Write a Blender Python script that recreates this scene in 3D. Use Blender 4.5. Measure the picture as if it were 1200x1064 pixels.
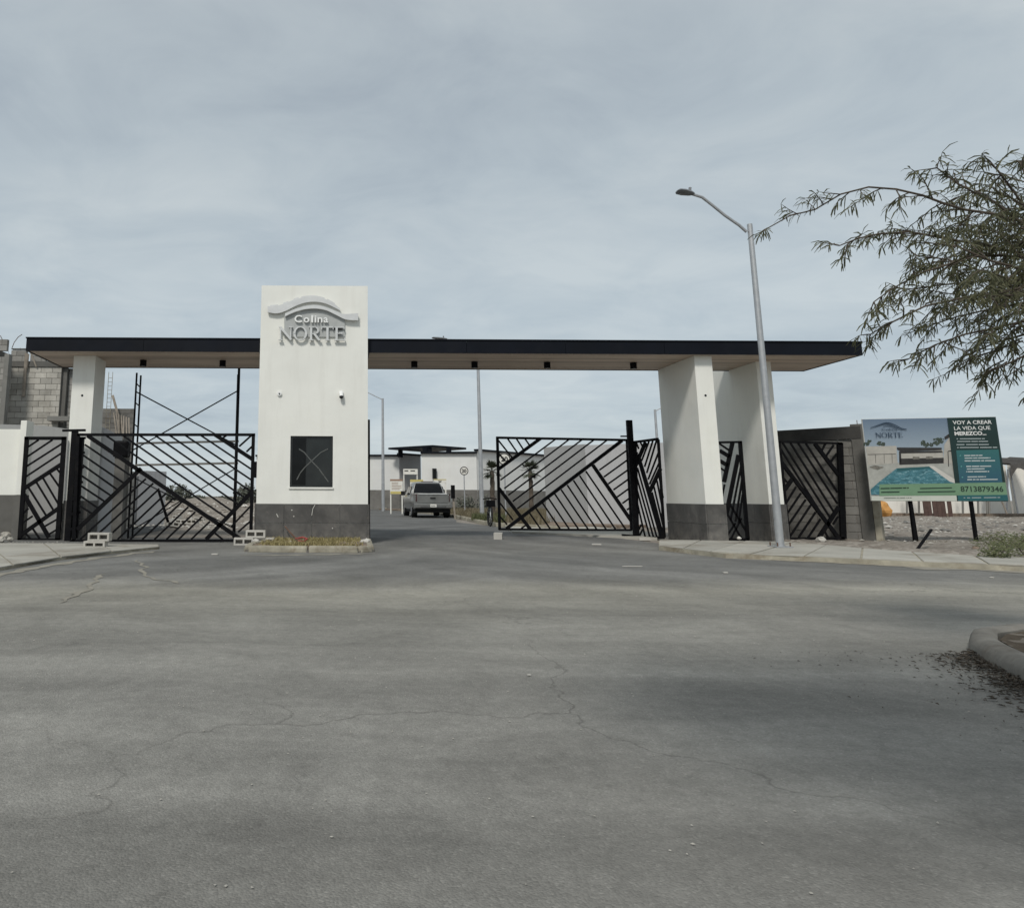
import bpy, bmesh, math, random
from mathutils import Vector, Matrix, noise
random.seed(7)
R = math.radians
sc = bpy.context.scene
for o in list(bpy.data.objects): bpy.data.objects.remove(o)
COL = sc.collection

# ------------------------------------------------------------------ camera
FPX, PX, PY, W, H = 850.0, 400.0, 435.0, 1200.0, 1064.0
PITCH, ROLL, EYE = R(9.8), R(0.3), 1.0
_f = Vector((0, math.cos(PITCH), math.sin(PITCH)))
_r = Vector((1, 0, 0)); _u = _r.cross(_f)
_r2 = _r*math.cos(ROLL) + _u*math.sin(ROLL); _u2 = _u*math.cos(ROLL) - _r*math.sin(ROLL)
cd = bpy.data.cameras.new('camera'); cam = bpy.data.objects.new('camera', cd); COL.objects.link(cam)
m = Matrix.Identity(4)
for i in range(3): m[i][0], m[i][1], m[i][2] = _r2[i], _u2[i], -_f[i]
m[2][3] = EYE
cam.matrix_world = m
cd.sensor_width = 36; cd.sensor_fit = 'HORIZONTAL'; cd.lens = FPX*36/W
cd.shift_x = (W/2-PX)/W; cd.shift_y = (PY-H/2)/W
cd.clip_end = 3000; cd.clip_start = 0.05
sc.camera = cam

# ------------------------------------------------------------------ light
SUN_EL, SUN_AZ = R(48), R(23)          # sun stands behind the viewer and to the left
sund = Vector((-math.sin(SUN_AZ)*math.cos(SUN_EL), -math.cos(SUN_AZ)*math.cos(SUN_EL), math.sin(SUN_EL)))
ld = bpy.data.lights.new('sun', 'SUN'); ld.energy = 1.5; ld.angle = R(10); ld.color = (1.0, .965, .90)
sun = bpy.data.objects.new('sun', ld); COL.objects.link(sun)
sun.rotation_euler = sund.to_track_quat('Z', 'Y').to_euler()
w = bpy.data.worlds.new('World'); sc.world = w; w.use_nodes = True
nt = w.node_tree; N = nt.nodes; L = nt.links; N.clear()
out = N.new('ShaderNodeOutputWorld'); bg = N.new('ShaderNodeBackground'); bg.inputs[1].default_value = 0.1
L.new(bg.outputs[0], out.inputs[0])
sky = N.new('ShaderNodeTexSky'); sky.sky_type = 'NISHITA'; sky.sun_disc = False
sky.sun_elevation = SUN_EL; sky.sun_rotation = math.atan2(sund.x, sund.y)
tc = N.new('ShaderNodeTexCoord'); sp = N.new('ShaderNodeSeparateXYZ'); L.new(tc.outputs['Generated'], sp.inputs[0])
def mth(op, a, b=None, c=None, tree=None):
    t = tree or nt
    n = t.nodes.new('ShaderNodeMath'); n.operation = op
    for i, x in enumerate((a, b, c)):
        if x is None: continue
        if isinstance(x, (int, float)): n.inputs[i].default_value = x
        else: t.links.new(x, n.inputs[i])
    return n.outputs[0]
den = mth('ADD', mth('MAXIMUM', sp.outputs[2], 0), 0.16)
cx = mth('DIVIDE', sp.outputs[0], den); cy = mth('DIVIDE', sp.outputs[1], den)
cmb = N.new('ShaderNodeCombineXYZ'); L.new(cx, cmb.inputs[0]); L.new(mth('MULTIPLY', cy, 1.25), cmb.inputs[1])
def wnoise(scale, detail, rough, dist=0, off=0):
    mp = N.new('ShaderNodeMapping'); mp.inputs['Location'].default_value = (off, off*.7, off)
    L.new(cmb.outputs[0], mp.inputs[0])
    n = N.new('ShaderNodeTexNoise'); n.inputs['Scale'].default_value = scale; n.inputs['Detail'].default_value = detail
    n.inputs['Roughness'].default_value = rough; n.inputs['Distortion'].default_value = dist
    L.new(mp.outputs[0], n.inputs['Vector']); return n.outputs[0]
n1 = wnoise(.9, 5, .55, .3, 3.1); n2 = wnoise(2.6, 6, .6, .6, 8.2)
nn = mth('ADD', mth('MULTIPLY', n1, .62), mth('MULTIPLY', n2, .38))
cr = N.new('ShaderNodeValToRGB'); L.new(nn, cr.inputs[0])
e = cr.color_ramp.elements
e[0].position = .34; e[0].color = (.235, .282, .325, 1)
e[1].position = .62; e[1].color = (.425, .465, .475, 1)
k = cr.color_ramp.elements.new(.47); k.color = (.325, .375, .405, 1)
hz = N.new('ShaderNodeValToRGB'); L.new(sp.outputs[2], hz.inputs[0])
he = hz.color_ramp.elements
he[0].position = 0.0; he[0].color = (.41, .45, .475, 1); he[1].position = .6; he[1].color = (.315, .335, .352, 1)
k = he.new(.25); k.color = (.36, .41, .44, 1)
mx = N.new('ShaderNodeMix'); mx.data_type = 'RGBA'; mx.inputs[0].default_value = .36
L.new(cr.outputs[0], mx.inputs[6]); L.new(hz.outputs[0], mx.inputs[7])
sc10 = N.new('ShaderNodeVectorMath'); sc10.operation = 'SCALE'; sc10.inputs[3].default_value = 9.2
L.new(mx.outputs[2], sc10.inputs[0])
mx2 = N.new('ShaderNodeMix'); mx2.data_type = 'RGBA'; mx2.inputs[0].default_value = .93
L.new(sky.outputs[0], mx2.inputs[6]); L.new(sc10.outputs[0], mx2.inputs[7])
L.new(mx2.outputs[2], bg.inputs[0])
sc.view_settings.view_transform = 'Standard'; sc.view_settings.look = 'None'
sc.view_settings.exposure = 0.62; sc.view_settings.gamma = 1; sc.view_settings.use_curve_mapping = False
sc.render.engine = 'CYCLES'

# ------------------------------------------------------------------ helpers
def ray(u, v): return (_r2*((u-PX)/FPX) + _u2*((PY-v)/FPX) + _f)
EYEV = Vector((0, 0, EYE))
def P(u, v, Y):
    d = ray(u, v); return EYEV + d*(Y/d.y)
def G(u, v, z=0.0):
    d = ray(u, v); return EYEV + d*((z-EYE)/d.z)
def PL(u, v, p0, n):
    d = ray(u, v); return EYEV + d*((Vector(p0)-EYEV).dot(n)/d.dot(n))
WL = {}
def tag(o, label=None, cat=None, group=None, kind=None):
    if label: o['label'] = label
    if cat: o['category'] = cat
    if group: o['group'] = group
    if kind: o['kind'] = kind
    return o
def thing(name, loc, label, cat, group=None, rot=0.0):
    o = bpy.data.objects.new(name, None); o.empty_display_size = .2; COL.objects.link(o)
    o.location = loc; o.rotation_euler = (0, 0, rot); WL[o.name] = Vector(loc)
    return tag(o, label, cat, group)
class MB:
    def __init__(s): s.v = []; s.f = []; s.mi = []; s.cur = 0
    def add(s, vs, fs):
        b = len(s.v); s.v += [tuple(p) for p in vs]
        for f in fs: s.f.append([b+i for i in f]); s.mi.append(s.cur)
    def box(s, x0, x1, y0, y1, z0, z1):
        s.add([(x0,y0,z0),(x1,y0,z0),(x1,y1,z0),(x0,y1,z0),(x0,y0,z1),(x1,y0,z1),(x1,y1,z1),(x0,y1,z1)],
              [(0,3,2,1),(4,5,6,7),(0,1,5,4),(1,2,6,5),(2,3,7,6),(3,0,4,7)]); return s
    def obox(s, c, ax, ay, az):     # centre, three half-axis vectors
        c = Vector(c); vs = []
        for k in (-1, 1):
            for i, j in ((-1,-1),(1,-1),(1,1),(-1,1)): vs.append(c + Vector(ax)*i + Vector(ay)*j + Vector(az)*k)
        s.add(vs, [(0,3,2,1),(4,5,6,7),(0,1,5,4),(1,2,6,5),(2,3,7,6),(3,0,4,7)]); return s
    def beam(s, p, q, wd, t, n):    # bar from p to q, width wd in the plane, thickness t along n
        p, q, n = Vector(p), Vector(q), Vector(n).normalized()
        d = (q-p); l = d.length; d.normalize(); sd = d.cross(n).normalized(); n = sd.cross(d)
        return s.obox((p+q)/2, d*(l/2), sd*(wd/2), n*(t/2))
    def tube(s, pts, rad, n=8, cap=True):
        pts = [Vector(p) for p in pts]; k = len(pts)
        if isinstance(rad, (int, float)): rad = [rad]*k
        b = len(s.v); ref = None
        for i, p in enumerate(pts):
            d = (pts[min(i+1, k-1)] - pts[max(i-1, 0)]).normalized()
            if ref is None:
                ref = Vector((0,0,1)) if abs(d.z) < .9 else Vector((1,0,0))
            a = d.cross(ref).normalized(); c = a.cross(d).normalized(); ref = c
            for j in range(n):
                t = 2*math.pi*j/n; s.v.append(tuple(p + (a*math.cos(t) + c*math.sin(t))*rad[i]))
        for i in range(k-1):
            for j in range(n):
                s.f.append([b+i*n+j, b+(i+1)*n+j, b+(i+1)*n+(j+1)%n, b+i*n+(j+1)%n]); s.mi.append(s.cur)
        if cap:
            s.f.append([b+j for j in range(n)]); s.mi.append(s.cur)
            s.f.append([b+(k-1)*n+j for j in reversed(range(n))]); s.mi.append(s.cur)
        return s
    def prism(s, pts, off):         # planar polygon pushed along vector off
        n = len(pts); pts = [Vector(p) for p in pts]; off = Vector(off)
        s.add(pts + [p+off for p in pts], [list(range(n)), list(reversed(range(n, 2*n)))] + [(i, n+i, n+(i+1)%n, (i+1)%n) for i in range(n)])
        return s
    def poly(s, pts): s.add(pts, [list(range(len(pts)))]); return s
    def build(s, name, mat, parent=None, bevel=0, smooth=False, origin=None):
        me = bpy.data.meshes.new(name)
        if parent is not None: o0 = WL[parent.name]
        elif origin is not None: o0 = Vector(origin)
        else:
            xs = [p[0] for p in s.v]; ys = [p[1] for p in s.v]; zs = [p[2] for p in s.v]
            o0 = Vector(((min(xs)+max(xs))/2, (min(ys)+max(ys))/2, min(zs)))
        me.from_pydata([(p[0]-o0.x, p[1]-o0.y, p[2]-o0.z) for p in s.v], [], s.f); me.update()
        bm = bmesh.new(); bm.from_mesh(me); bmesh.ops.recalc_face_normals(bm, faces=bm.faces)
        if bevel:
            bmesh.ops.bevel(bm, geom=[e for e in bm.edges if len(e.link_faces) == 2 and e.calc_face_angle(0) > .5], offset=bevel, segments=2, affect='EDGES', profile=.6)
        bm.to_mesh(me); bm.free()
        if smooth:
            for p in me.polygons: p.use_smooth = True
            try: me.set_sharp_from_angle(angle=R(40))
            except Exception: pass
        o = bpy.data.objects.new(name, me); COL.objects.link(o)
        for mm in (mat if isinstance(mat, (list, tuple)) else [mat]): me.materials.append(mm)
        if isinstance(mat, (list, tuple)) and not bevel:
            for p, i in zip(me.polygons, s.mi): p.material_index = i
        if parent is not None: o.parent = parent; WL[o.name] = o0.copy()
        else: o.location = o0; WL[o.name] = o0.copy()
        return o
    # keep .build usable for structure
def struct(mb, name, mat, **k): return tag(mb.build(name, mat, origin=(0,0,0), **k), kind='structure')
def link_copy(o, parent=None, loc=None, rot=None):
    c = o.copy(); COL.objects.link(c)
    if parent is not None: c.parent = parent
    if loc is not None: c.location = loc
    if rot is not None: c.rotation_euler = rot
    WL[c.name] = Vector(c.location) if parent is None else WL[parent.name]
    return c
def copy_thing(o, loc, label, rotz=None):
    c = link_copy(o, loc=loc)
    if rotz is not None: c.rotation_euler = (0, 0, rotz)
    c['label'] = label
    for ch in list(o.children):
        d = link_copy(ch, parent=c)
        for g in ch.children: link_copy(g, parent=d)
    return c

# ------------------------------------------------------------------ materials
def new_mat(name):
    mt = bpy.data.materials.new(name); mt.use_nodes = True
    t = mt.node_tree; b = t.nodes['Principled BSDF']; return mt, t, b
def tnoise(t, vec, scale, detail=4, rough=.55, dist=0, map_scale=None, off=0):
    mp = t.nodes.new('ShaderNodeMapping')
    if map_scale: mp.inputs['Scale'].default_value = map_scale
    mp.inputs['Location'].default_value = (off, off*1.3, off*.6)
    t.links.new(vec, mp.inputs[0])
    n = t.nodes.new('ShaderNodeTexNoise'); n.inputs['Scale'].default_value = scale; n.inputs['Detail'].default_value = detail
    n.inputs['Roughness'].default_value = rough; n.inputs['Distortion'].default_value = dist
    t.links.new(mp.outputs[0], n.inputs['Vector']); return n.outputs[0]
def ramp(t, fac, stops):
    r = t.nodes.new('ShaderNodeValToRGB'); t.links.new(fac, r.inputs[0]); el = r.color_ramp.elements
    while len(el) < len(stops): el.new(.5)
    for x, (p, c) in zip(el, stops): x.position = p; x.color = (c[0], c[1], c[2], 1) if not isinstance(c, (int, float)) else (c, c, c, 1)
    return r.outputs[0]
def mix(t, f, a, b, mode='MIX'):
    n = t.nodes.new('ShaderNodeMix'); n.data_type = 'RGBA'; n.blend_type = mode
    for i, x in ((0, f), (6, a), (7, b)):
        if isinstance(x, (int, float)): n.inputs[i].default_value = x
        elif isinstance(x, (tuple, list)): n.inputs[i].default_value = (x[0], x[1], x[2], 1)
        else: t.links.new(x, n.inputs[i])
    return n.outputs[2]
def bump(t, b, h, strength=.3, dist=.02):
    n = t.nodes.new('ShaderNodeBump'); n.inputs['Strength'].default_value = strength; n.inputs['Distance'].default_value = dist
    t.links.new(h, n.inputs['Height']); t.links.new(n.outputs[0], b.inputs['Normal'])
def gpos(t): return t.nodes.new('ShaderNodeNewGeometry').outputs['Position']
def simple(name, c, rough=.6, var=.15, scale=3, metal=0, bmp=0, spec=.5, dirt=None, rnd=0, fine=40):
    mt, t, b = new_mat(name); v = gpos(t)
    lo = [x*(1-var) for x in c]; hi = [min(1, x*(1+var)) for x in c]
    n = tnoise(t, v, scale, 6, .6)
    col = ramp(t, n, [(.3, lo), (.7, hi)])
    if dirt:
        d = tnoise(t, v, scale*.6, 8, .7, .5, off=5)
        f = ramp(t, d, [(.52, 0.0), (.68, 1.0)])
        col = mix(t, mth('MULTIPLY', f, dirt[1], tree=t), col, dirt[0])
    if rnd:
        oi = t.nodes.new('ShaderNodeObjectInfo')
        mr = t.nodes.new('ShaderNodeMapRange'); mr.inputs[3].default_value = 1-rnd; mr.inputs[4].default_value = 1+rnd
        t.links.new(oi.outputs['Random'], mr.inputs[0])
        hs = t.nodes.new('ShaderNodeHueSaturation'); t.links.new(mr.outputs[0], hs.inputs['Value']); t.links.new(col, hs.inputs['Color']); col = hs.outputs[0]
    t.links.new(col, b.inputs['Base Color'])
    rr = tnoise(t, v, scale*2.3, 3, .5, off=2)
    t.links.new(ramp(t, rr, [(.3, max(0, rough-.12)), (.7, min(1, rough+.12))]), b.inputs['Roughness'])
    b.inputs['Metallic'].default_value = metal; b.inputs['Specular IOR Level'].default_value = spec
    if bmp: bump(t, b, tnoise(t, v, fine, 5, .6), bmp, .01)
    return mt
def plaster(name, c, grime=(.42,.39,.34), amt=.35):
    mt, t, b = new_mat(name); v = gpos(t)
    a = tnoise(t, v, 1.1, 5, .55); streak = tnoise(t, v, 1.0, 6, .65, .2, map_scale=(5, 5, .5), off=3)
    col = ramp(t, a, [(.3, [x*.92 for x in c]), (.7, c)])
    col = mix(t, mth('MULTIPLY', ramp(t, streak, [(.52, 0.0), (.8, 1.0)]), amt, tree=t), col, grime)
    patch = tnoise(t, v, .55, 3, .5, off=9)
    col = mix(t, mth('MULTIPLY', ramp(t, patch, [(.45, 0.0), (.6, 1.0)]), .25, tree=t), col, (c[0]*1.0, c[1]*.985, c[2]*.93))
    # splash and dust just above the base line
    sz = t.nodes.new('ShaderNodeSeparateXYZ'); t.links.new(v, sz.inputs[0])
    t.links.new(col, b.inputs['Base Color']); b.inputs['Roughness'].default_value = .85; b.inputs['Specular IOR Level'].default_value = .25
    bump(t, b, mth('ADD', tnoise(t, v, 60, 4, .6), mth('MULTIPLY', tnoise(t, v, 2.2, 3, .5), 3.0, tree=t), tree=t), .28, .01)
    return mt
M = {}
M['white'] = plaster('white_plaster', (.82, .815, .762), amt=.16)
M['white2'] = plaster('far_white_plaster', (.72, .72, .70), amt=.15)
M['grey_render'] = plaster('grey_render', (.36, .36, .355), grime=(.22,.21,.2), amt=.3)
M['lgrey_render'] = plaster('light_grey_render', (.45, .45, .455), grime=(.3,.29,.28), amt=.3)
M['black'] = simple('black_paint', (.0035, .0035, .0045), .6, .4, 6, spec=.12, dirt=((.03,.026,.022), .2))
M['fascia'] = simple('navy_black_fascia', (.0035, .0048, .009), .5, .3, 1.2, spec=.16, dirt=((.014,.015,.018), .3))
M['steel'] = simple('galvanised_steel', (.42, .43, .44), .5, .12, 5, metal=.55, bmp=.05)
M['lamp_grey'] = simple('lamp_head_grey', (.16, .17, .18), .5, .1, 6)
M['silver'] = simple('brushed_silver', (.60, .605, .60), .5, .08, 5, metal=.25)
M['sign_side'] = simple('sign_grey', (.40, .41, .40), .55, .08, 5)
M['sign_white'] = simple('sign_white', (.82, .82, .80), .4, .03, 5)
M['dark_glass'] = None
def stone():
    mt, t, b = new_mat('dark_stone_tile'); v = gpos(t)
    a = tnoise(t, v, 2.2, 7, .62, .4); d = tnoise(t, v, 5.5, 8, .72, .3, off=4)
    col = ramp(t, a, [(.3, (.052, .050, .047)), (.5, (.085, .081, .076)), (.72, (.135, .128, .118))])
    col = mix(t, mth('MULTIPLY', ramp(t, d, [(.58, 0.0), (.72, 1.0)]), .45, tree=t), col, (.24, .21, .18))
    oi = t.nodes.new('ShaderNodeObjectInfo'); mr = t.nodes.new('ShaderNodeMapRange'); mr.inputs[3].default_value = .82; mr.inputs[4].default_value = 1.18
    t.links.new(oi.outputs['Random'], mr.inputs[0])
    hs = t.nodes.new('ShaderNodeHueSaturation'); t.links.new(mr.outputs[0], hs.inputs['Value']); t.links.new(col, hs.inputs['Color'])
    # light mud splashed up from the ground
    s2 = t.nodes.new('ShaderNodeSeparateXYZ'); t.links.new(v, s2.inputs[0])
    g = mth('MULTIPLY', ramp(t, s2.outputs[2], [(.0, 1.0), (.45, 0.0)]), ramp(t, tnoise(t, v, 9, 6, .7), [(.4, 0.0), (.65, 1.0)]), tree=t)
    col = mix(t, mth('MULTIPLY', g, .55, tree=t), hs.outputs[0], (.25, .23, .20))
    t.links.new(col, b.inputs['Base Color']); b.inputs['Roughness'].default_value = .6; b.inputs['Specular IOR Level'].default_value = .4
    bump(t, b, a, .25, .02); return mt
M['stone'] = stone()
def asphalt():
    mt, t, b = new_mat('dusty_asphalt'); v = gpos(t)
    X = lambda op, p, q=None, c=None: mth(op, p, q, c, tree=t)
    def mrange(val, a0, a1, b0=0.0, b1=1.0):
        n = t.nodes.new('ShaderNodeMapRange'); n.interpolation_type = 'SMOOTHSTEP'; t.links.new(val, n.inputs[0])
        for i, x in zip((1, 2, 3, 4), (a0, a1, b0, b1)): n.inputs[i].default_value = x
        return n.outputs[0]
    sx = t.nodes.new('ShaderNodeSeparateXYZ'); t.links.new(v, sx.inputs[0]); x_, y_ = sx.outputs[0], sx.outputs[1]
    warp = X('MULTIPLY', X('SUBTRACT', tnoise(t, v, .22, 4, .6), .5), 3.2)
    def rad(cx, cy):      # worn wheel paths: distance from the turning centre
        dx, dy = X('SUBTRACT', x_, cx), X('SUBTRACT', y_, cy); return X('SQRT', X('ADD', X('MULTIPLY', dx, dx), X('MULTIPLY', dy, dy)))
    def line(coord, sc_, off, along=.05):
        cb = t.nodes.new('ShaderNodeCombineXYZ'); t.links.new(X('MULTIPLY', X('ADD', coord, X('MULTIPLY', warp, .35)), sc_), cb.inputs[0]); t.links.new(X('MULTIPLY', x_, along), cb.inputs[1]); cb.inputs[2].default_value = off
        n = t.nodes.new('ShaderNodeTexNoise'); n.inputs['Scale'].default_value = 1; n.inputs['Detail'].default_value = 6; n.inputs['Roughness'].default_value = .62; t.links.new(cb.outputs[0], n.inputs['Vector']); return n.outputs[0]
    fl = line(rad(-8.5, 18.5), .75, 1.0); fr = line(rad(11.5, 18.5), .75, 2.0); fy = line(y_, .8, 3.0)
    mf = t.nodes.new('ShaderNodeMix'); t.links.new(mrange(x_, -1.0, 4.0), mf.inputs[0]); t.links.new(fl, mf.inputs[2]); t.links.new(fr, mf.inputs[3])
    mg_ = t.nodes.new('ShaderNodeMix'); t.links.new(mrange(y_, 6.8, 9.5), mg_.inputs[0]); t.links.new(fy, mg_.inputs[2]); t.links.new(mf.outputs[0], mg_.inputs[3])
    path = mg_.outputs[0]
    med = tnoise(t, v, .8, 7, .68, .6, off=4); fine = tnoise(t, v, 14, 5, .7, off=2); agg = tnoise(t, v, 130, 2, .7, off=1)
    yw = X('ADD', X('ADD', y_, X('MULTIPLY', x_, -.05)), X('MULTIPLY', warp, .8))
    band = t.nodes.new('ShaderNodeMapRange'); band.inputs[1].default_value = 0; band.inputs[2].default_value = 20; t.links.new(yw, band.inputs[0])
    col = ramp(t, band.outputs[0], [(.0, (.205, .199, .183)), (.2, (.225, .218, .199)), (.31, (.235, .227, .203)), (.40, (.270, .257, .220)), (.47, (.185, .181, .168)), (.58, (.160, .158, .149)), (.74, (.185, .180, .165)), (.92, (.130, .129, .124))])
    col = mix(t, .85, col, mix(t, 1.0, col, ramp(t, path, [(.33, .68), (.5, 1.0), (.66, 1.32)]), 'MULTIPLY'))
    col = mix(t, .7, col, mix(t, 1.0, col, ramp(t, med, [(.3, .68), (.7, 1.32)]), 'MULTIPLY'))
    # tar patches and oil drips
    spot = t.nodes.new('ShaderNodeTexVoronoi'); spot.inputs['Scale'].default_value = .55; t.links.new(v, spot.inputs['Vector'])
    oil = X('MULTIPLY', ramp(t, X('ADD', spot.outputs['Distance'], X('MULTIPLY', med, .35)), [(.17, 1.0), (.27, 0.0)]), .45)
    col = mix(t, oil, col, (.070, .068, .066))
    # fine cracks, only where the surface is old
    cr_ = t.nodes.new('ShaderNodeTexVoronoi'); cr_.feature = 'DISTANCE_TO_EDGE'; cr_.inputs['Scale'].default_value = .45
    wv = t.nodes.new('ShaderNodeVectorMath'); wv.operation = 'ADD'; ns = t.nodes.new('ShaderNodeTexNoise'); ns.inputs['Scale'].default_value = 1.6; ns.inputs['Detail'].default_value = 5; t.links.new(v, ns.inputs['Vector'])
    t.links.new(v, wv.inputs[0]); t.links.new(ns.outputs['Color'], wv.inputs[1]); t.links.new(wv.outputs[0], cr_.inputs['Vector'])
    crk = X('MULTIPLY', ramp(t, cr_.outputs['Distance'], [(.0, 1.0), (.006, 0.0)]), ramp(t, tnoise(t, v, .3, 3, .5, off=21), [(.48, 0.0), (.6, .45)]))
    col = mix(t, crk, col, (.075, .070, .062))
    col = mix(t, .30, col, mix(t, 1.0, col, ramp(t, fine, [(.3, .6), (.7, 1.4)]), 'MULTIPLY'))
    ag = t.nodes.new('ShaderNodeTexVoronoi'); ag.inputs['Scale'].default_value = 130; t.links.new(v, ag.inputs['Vector'])
    sepc = t.nodes.new('ShaderNodeSeparateColor'); t.links.new(ag.outputs['Color'], sepc.inputs[0])
    col = mix(t, .38, col, mix(t, 1.0, col, ramp(t, sepc.outputs[0], [(.0, .6), (.55, .97), (.9, 1.08), (1.0, 1.55)]), 'MULTIPLY'))
    t.links.new(col, b.inputs['Base Color']); b.inputs['Roughness'].default_value = .92; b.inputs['Specular IOR Level'].default_value = .18
    hh = X('ADD', X('MULTIPLY', agg, .6), X('ADD', X('MULTIPLY', ag.outputs['Distance'], -.8), X('ADD', X('MULTIPLY', fine, .8), X('MULTIPLY', crk, -2.0))))
    bump(t, b, hh, .5, .008); return mt
M['asphalt'] = asphalt()
def dirt(name, a, b_, c, stones_amt=.5):
    mt, t, b = new_mat(name); v = gpos(t)
    n = tnoise(t, v, .7, 7, .65, .3); f = tnoise(t, v, 9, 7, .75, off=3)
    col = ramp(t, n, [(.3, a), (.5, b_), (.7, c)])
    col = mix(t, .6, col, mix(t, 1.0, col, ramp(t, f, [(.3, .5), (.7, 1.6)]), 'MULTIPLY'))
    vo = t.nodes.new('ShaderNodeTexVoronoi'); vo.inputs['Scale'].default_value = 11; t.links.new(v, vo.inputs['Vector'])
    s = t.nodes.new('ShaderNodeSeparateColor'); t.links.new(vo.outputs['Color'], s.inputs[0])
    col = mix(t, mth('MULTIPLY', ramp(t, s.outputs[1], [(.8, 0.0), (.84, 1.0)]), stones_amt, tree=t), col, (.38, .35, .31))
    t.links.new(col, b.inputs['Base Color']); b.inputs['Roughness'].default_value = .95; b.inputs['Specular IOR Level'].default_value = .1
    bump(t, b, mth('ADD', f, n, tree=t), .7, .05); return mt
M['dirt'] = dirt('bare_dirt', (.165, .145, .125), (.225, .200, .172), (.29, .262, .23))
M['soil'] = dirt('reddish_soil', (.15, .115, .09), (.20, .155, .12), (.26, .21, .165), .25)
M['dark_soil'] = dirt('dark_leafy_soil', (.055, .045, .035), (.10, .082, .062), (.20, .17, .13), .3)
def concrete(name, c, var=.16, rnd=.06, b_=.3):
    return simple(name, c, .85, var, 1.6, bmp=b_, spec=.25, dirt=((c[0]*.6, c[1]*.58, c[2]*.54), .55), rnd=rnd, fine=25)
M['walk'] = simple('pale_sidewalk_concrete', (.36, .345, .305), .88, .14, 1.1, bmp=.4, spec=.2, dirt=((.19,.165,.13), .85), rnd=.09, fine=25)
M['kerb'] = simple('worn_kerb_concrete', (.32, .295, .235), .9, .28, 3.5, bmp=.8, spec=.15, dirt=((.17,.13,.085), .8), rnd=.1, fine=20)
M['kerb_dark'] = concrete('grey_kerb_concrete', (.20, .195, .18), .15)
M['kerb_worn'] = simple('worn_grey_kerb', (.19,.18,.16), .9, .3, 4, bmp=.8, spec=.15, dirt=((.12,.10,.08), .8), fine=18)
M['block'] = concrete('concrete_block', (.28, .27, .25), .18, .2, .5)
M['block_dark'] = concrete('weathered_block', (.175, .168, .155), .22, .16, .5)
M['old_beam'] = concrete('blackened_cast_beam', (.055, .053, .050), .35)
M['block_warm'] = concrete('buff_concrete_block', (.40, .38, .34), .2, .2, .5)
M['mortar'] = concrete('mortar', (.20, .185, .165), .15)
M['beam'] = concrete('grey_cast_beam', (.13, .125, .115), .2)
M['pale_block'] = concrete('pale_loose_block', (.48, .46, .42), .12, .1)
M['rust'] = simple('rusty_steel', (.11, .065, .045), .8, .3, 12)
M['red'] = simple('red_hose', (.30, .055, .045), .6, .25, 12)
M['timber'] = simple('weathered_timber', (.26, .225, .185), .8, .25, 4, bmp=.3)
M['brown_wood'] = simple('brown_board', (.085, .05, .04), .75, .25, 5)
M['rubber'] = simple('tyre_rubber', (.018, .018, .018), .85, .2, 8, spec=.2)
M['rim'] = simple('wheel_rim', (.28, .28, .29), .4, .1, 8, metal=.6)
M['orange'] = simple('orange_tarp', (.50, .25, .07), .7, .15, 5, bmp=.3)
M['cream_wall'] = plaster('cream_far_wall', (.82, .79, .73), amt=.35)
M['cloth'] = simple('grey_brown_cloth', (.055, .050, .045), .9, .25, 6, bmp=.4)
M['frame'] = simple('window_frame_dark', (.012, .014, .014), .4, .1, 5)
M['tape'] = simple('masking_tape', (.10, .105, .10), .8, .12, 12)
M['lens'] = simple('black_lens', (.01, .01, .01), .25, .1, 9)
M['yellow'] = simple('yellow_board', (.55, .46, .16), .6, .1, 8)
M['board_white'] = simple('white_board', (.72, .70, .64), .6, .08, 8)
M['ink'] = simple('ink_dark', (.03, .03, .03), .7, .1, 8)
M['ink_brown'] = simple('ink_brown', (.30, .19, .13), .7, .1, 8)
M['hazy_green'] = simple('dusty_foliage', (.10, .105, .085), .9, .5, 5, spec=.2)
M['palm_green'] = simple('palm_green', (.045, .052, .032), .8, .35, 9, spec=.3)
M['trunk'] = simple('bark', (.085, .068, .052), .95, .35, 14, bmp=.7, fine=30)
def glass(name, c, rough=.06, spec=.5):
    mt, t, b = new_mat(name); v = gpos(t)
    col = ramp(t, tnoise(t, v, 2.2, 5, .6), [(.35, c), (.75, [x*2.2+.004 for x in c])])
    t.links.new(col, b.inputs['Base Color'])
    t.links.new(ramp(t, tnoise(t, v, 4, 5, .6, off=3), [(.3, rough*.7), (.8, rough*2.5)]), b.inputs['Roughness'])
    b.inputs['Specular IOR Level'].default_value = spec; return mt
M['dark_glass'] = glass('tinted_glass', (.003, .0035, .0035), .08, .22)
M['dark_glass2'] = glass('tinted_glass_reflecting', (.006, .0075, .007), .05, .5)
M['car_glass'] = glass('car_glass', (.003, .0035, .004), .06, .3)
def carpaint():
    mt, t, b = new_mat('silver_car_paint'); v = gpos(t)
    t.links.new(ramp(t, tnoise(t, v, 3, 4, .6), [(.3, (.21,.21,.20)), (.7, (.26,.26,.25))]), b.inputs['Base Color'])
    b.inputs['Metallic'].default_value = .55; b.inputs['Roughness'].default_value = .34
    b.inputs['Coat Weight'].default_value = .4; return mt
M['car'] = carpaint()
M['car_dark'] = simple('car_trim', (.10, .10, .10), .5, .1, 6, metal=.3)
M['tail'] = simple('tail_light_red', (.05, .012, .012), .3, .1, 9)
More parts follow.
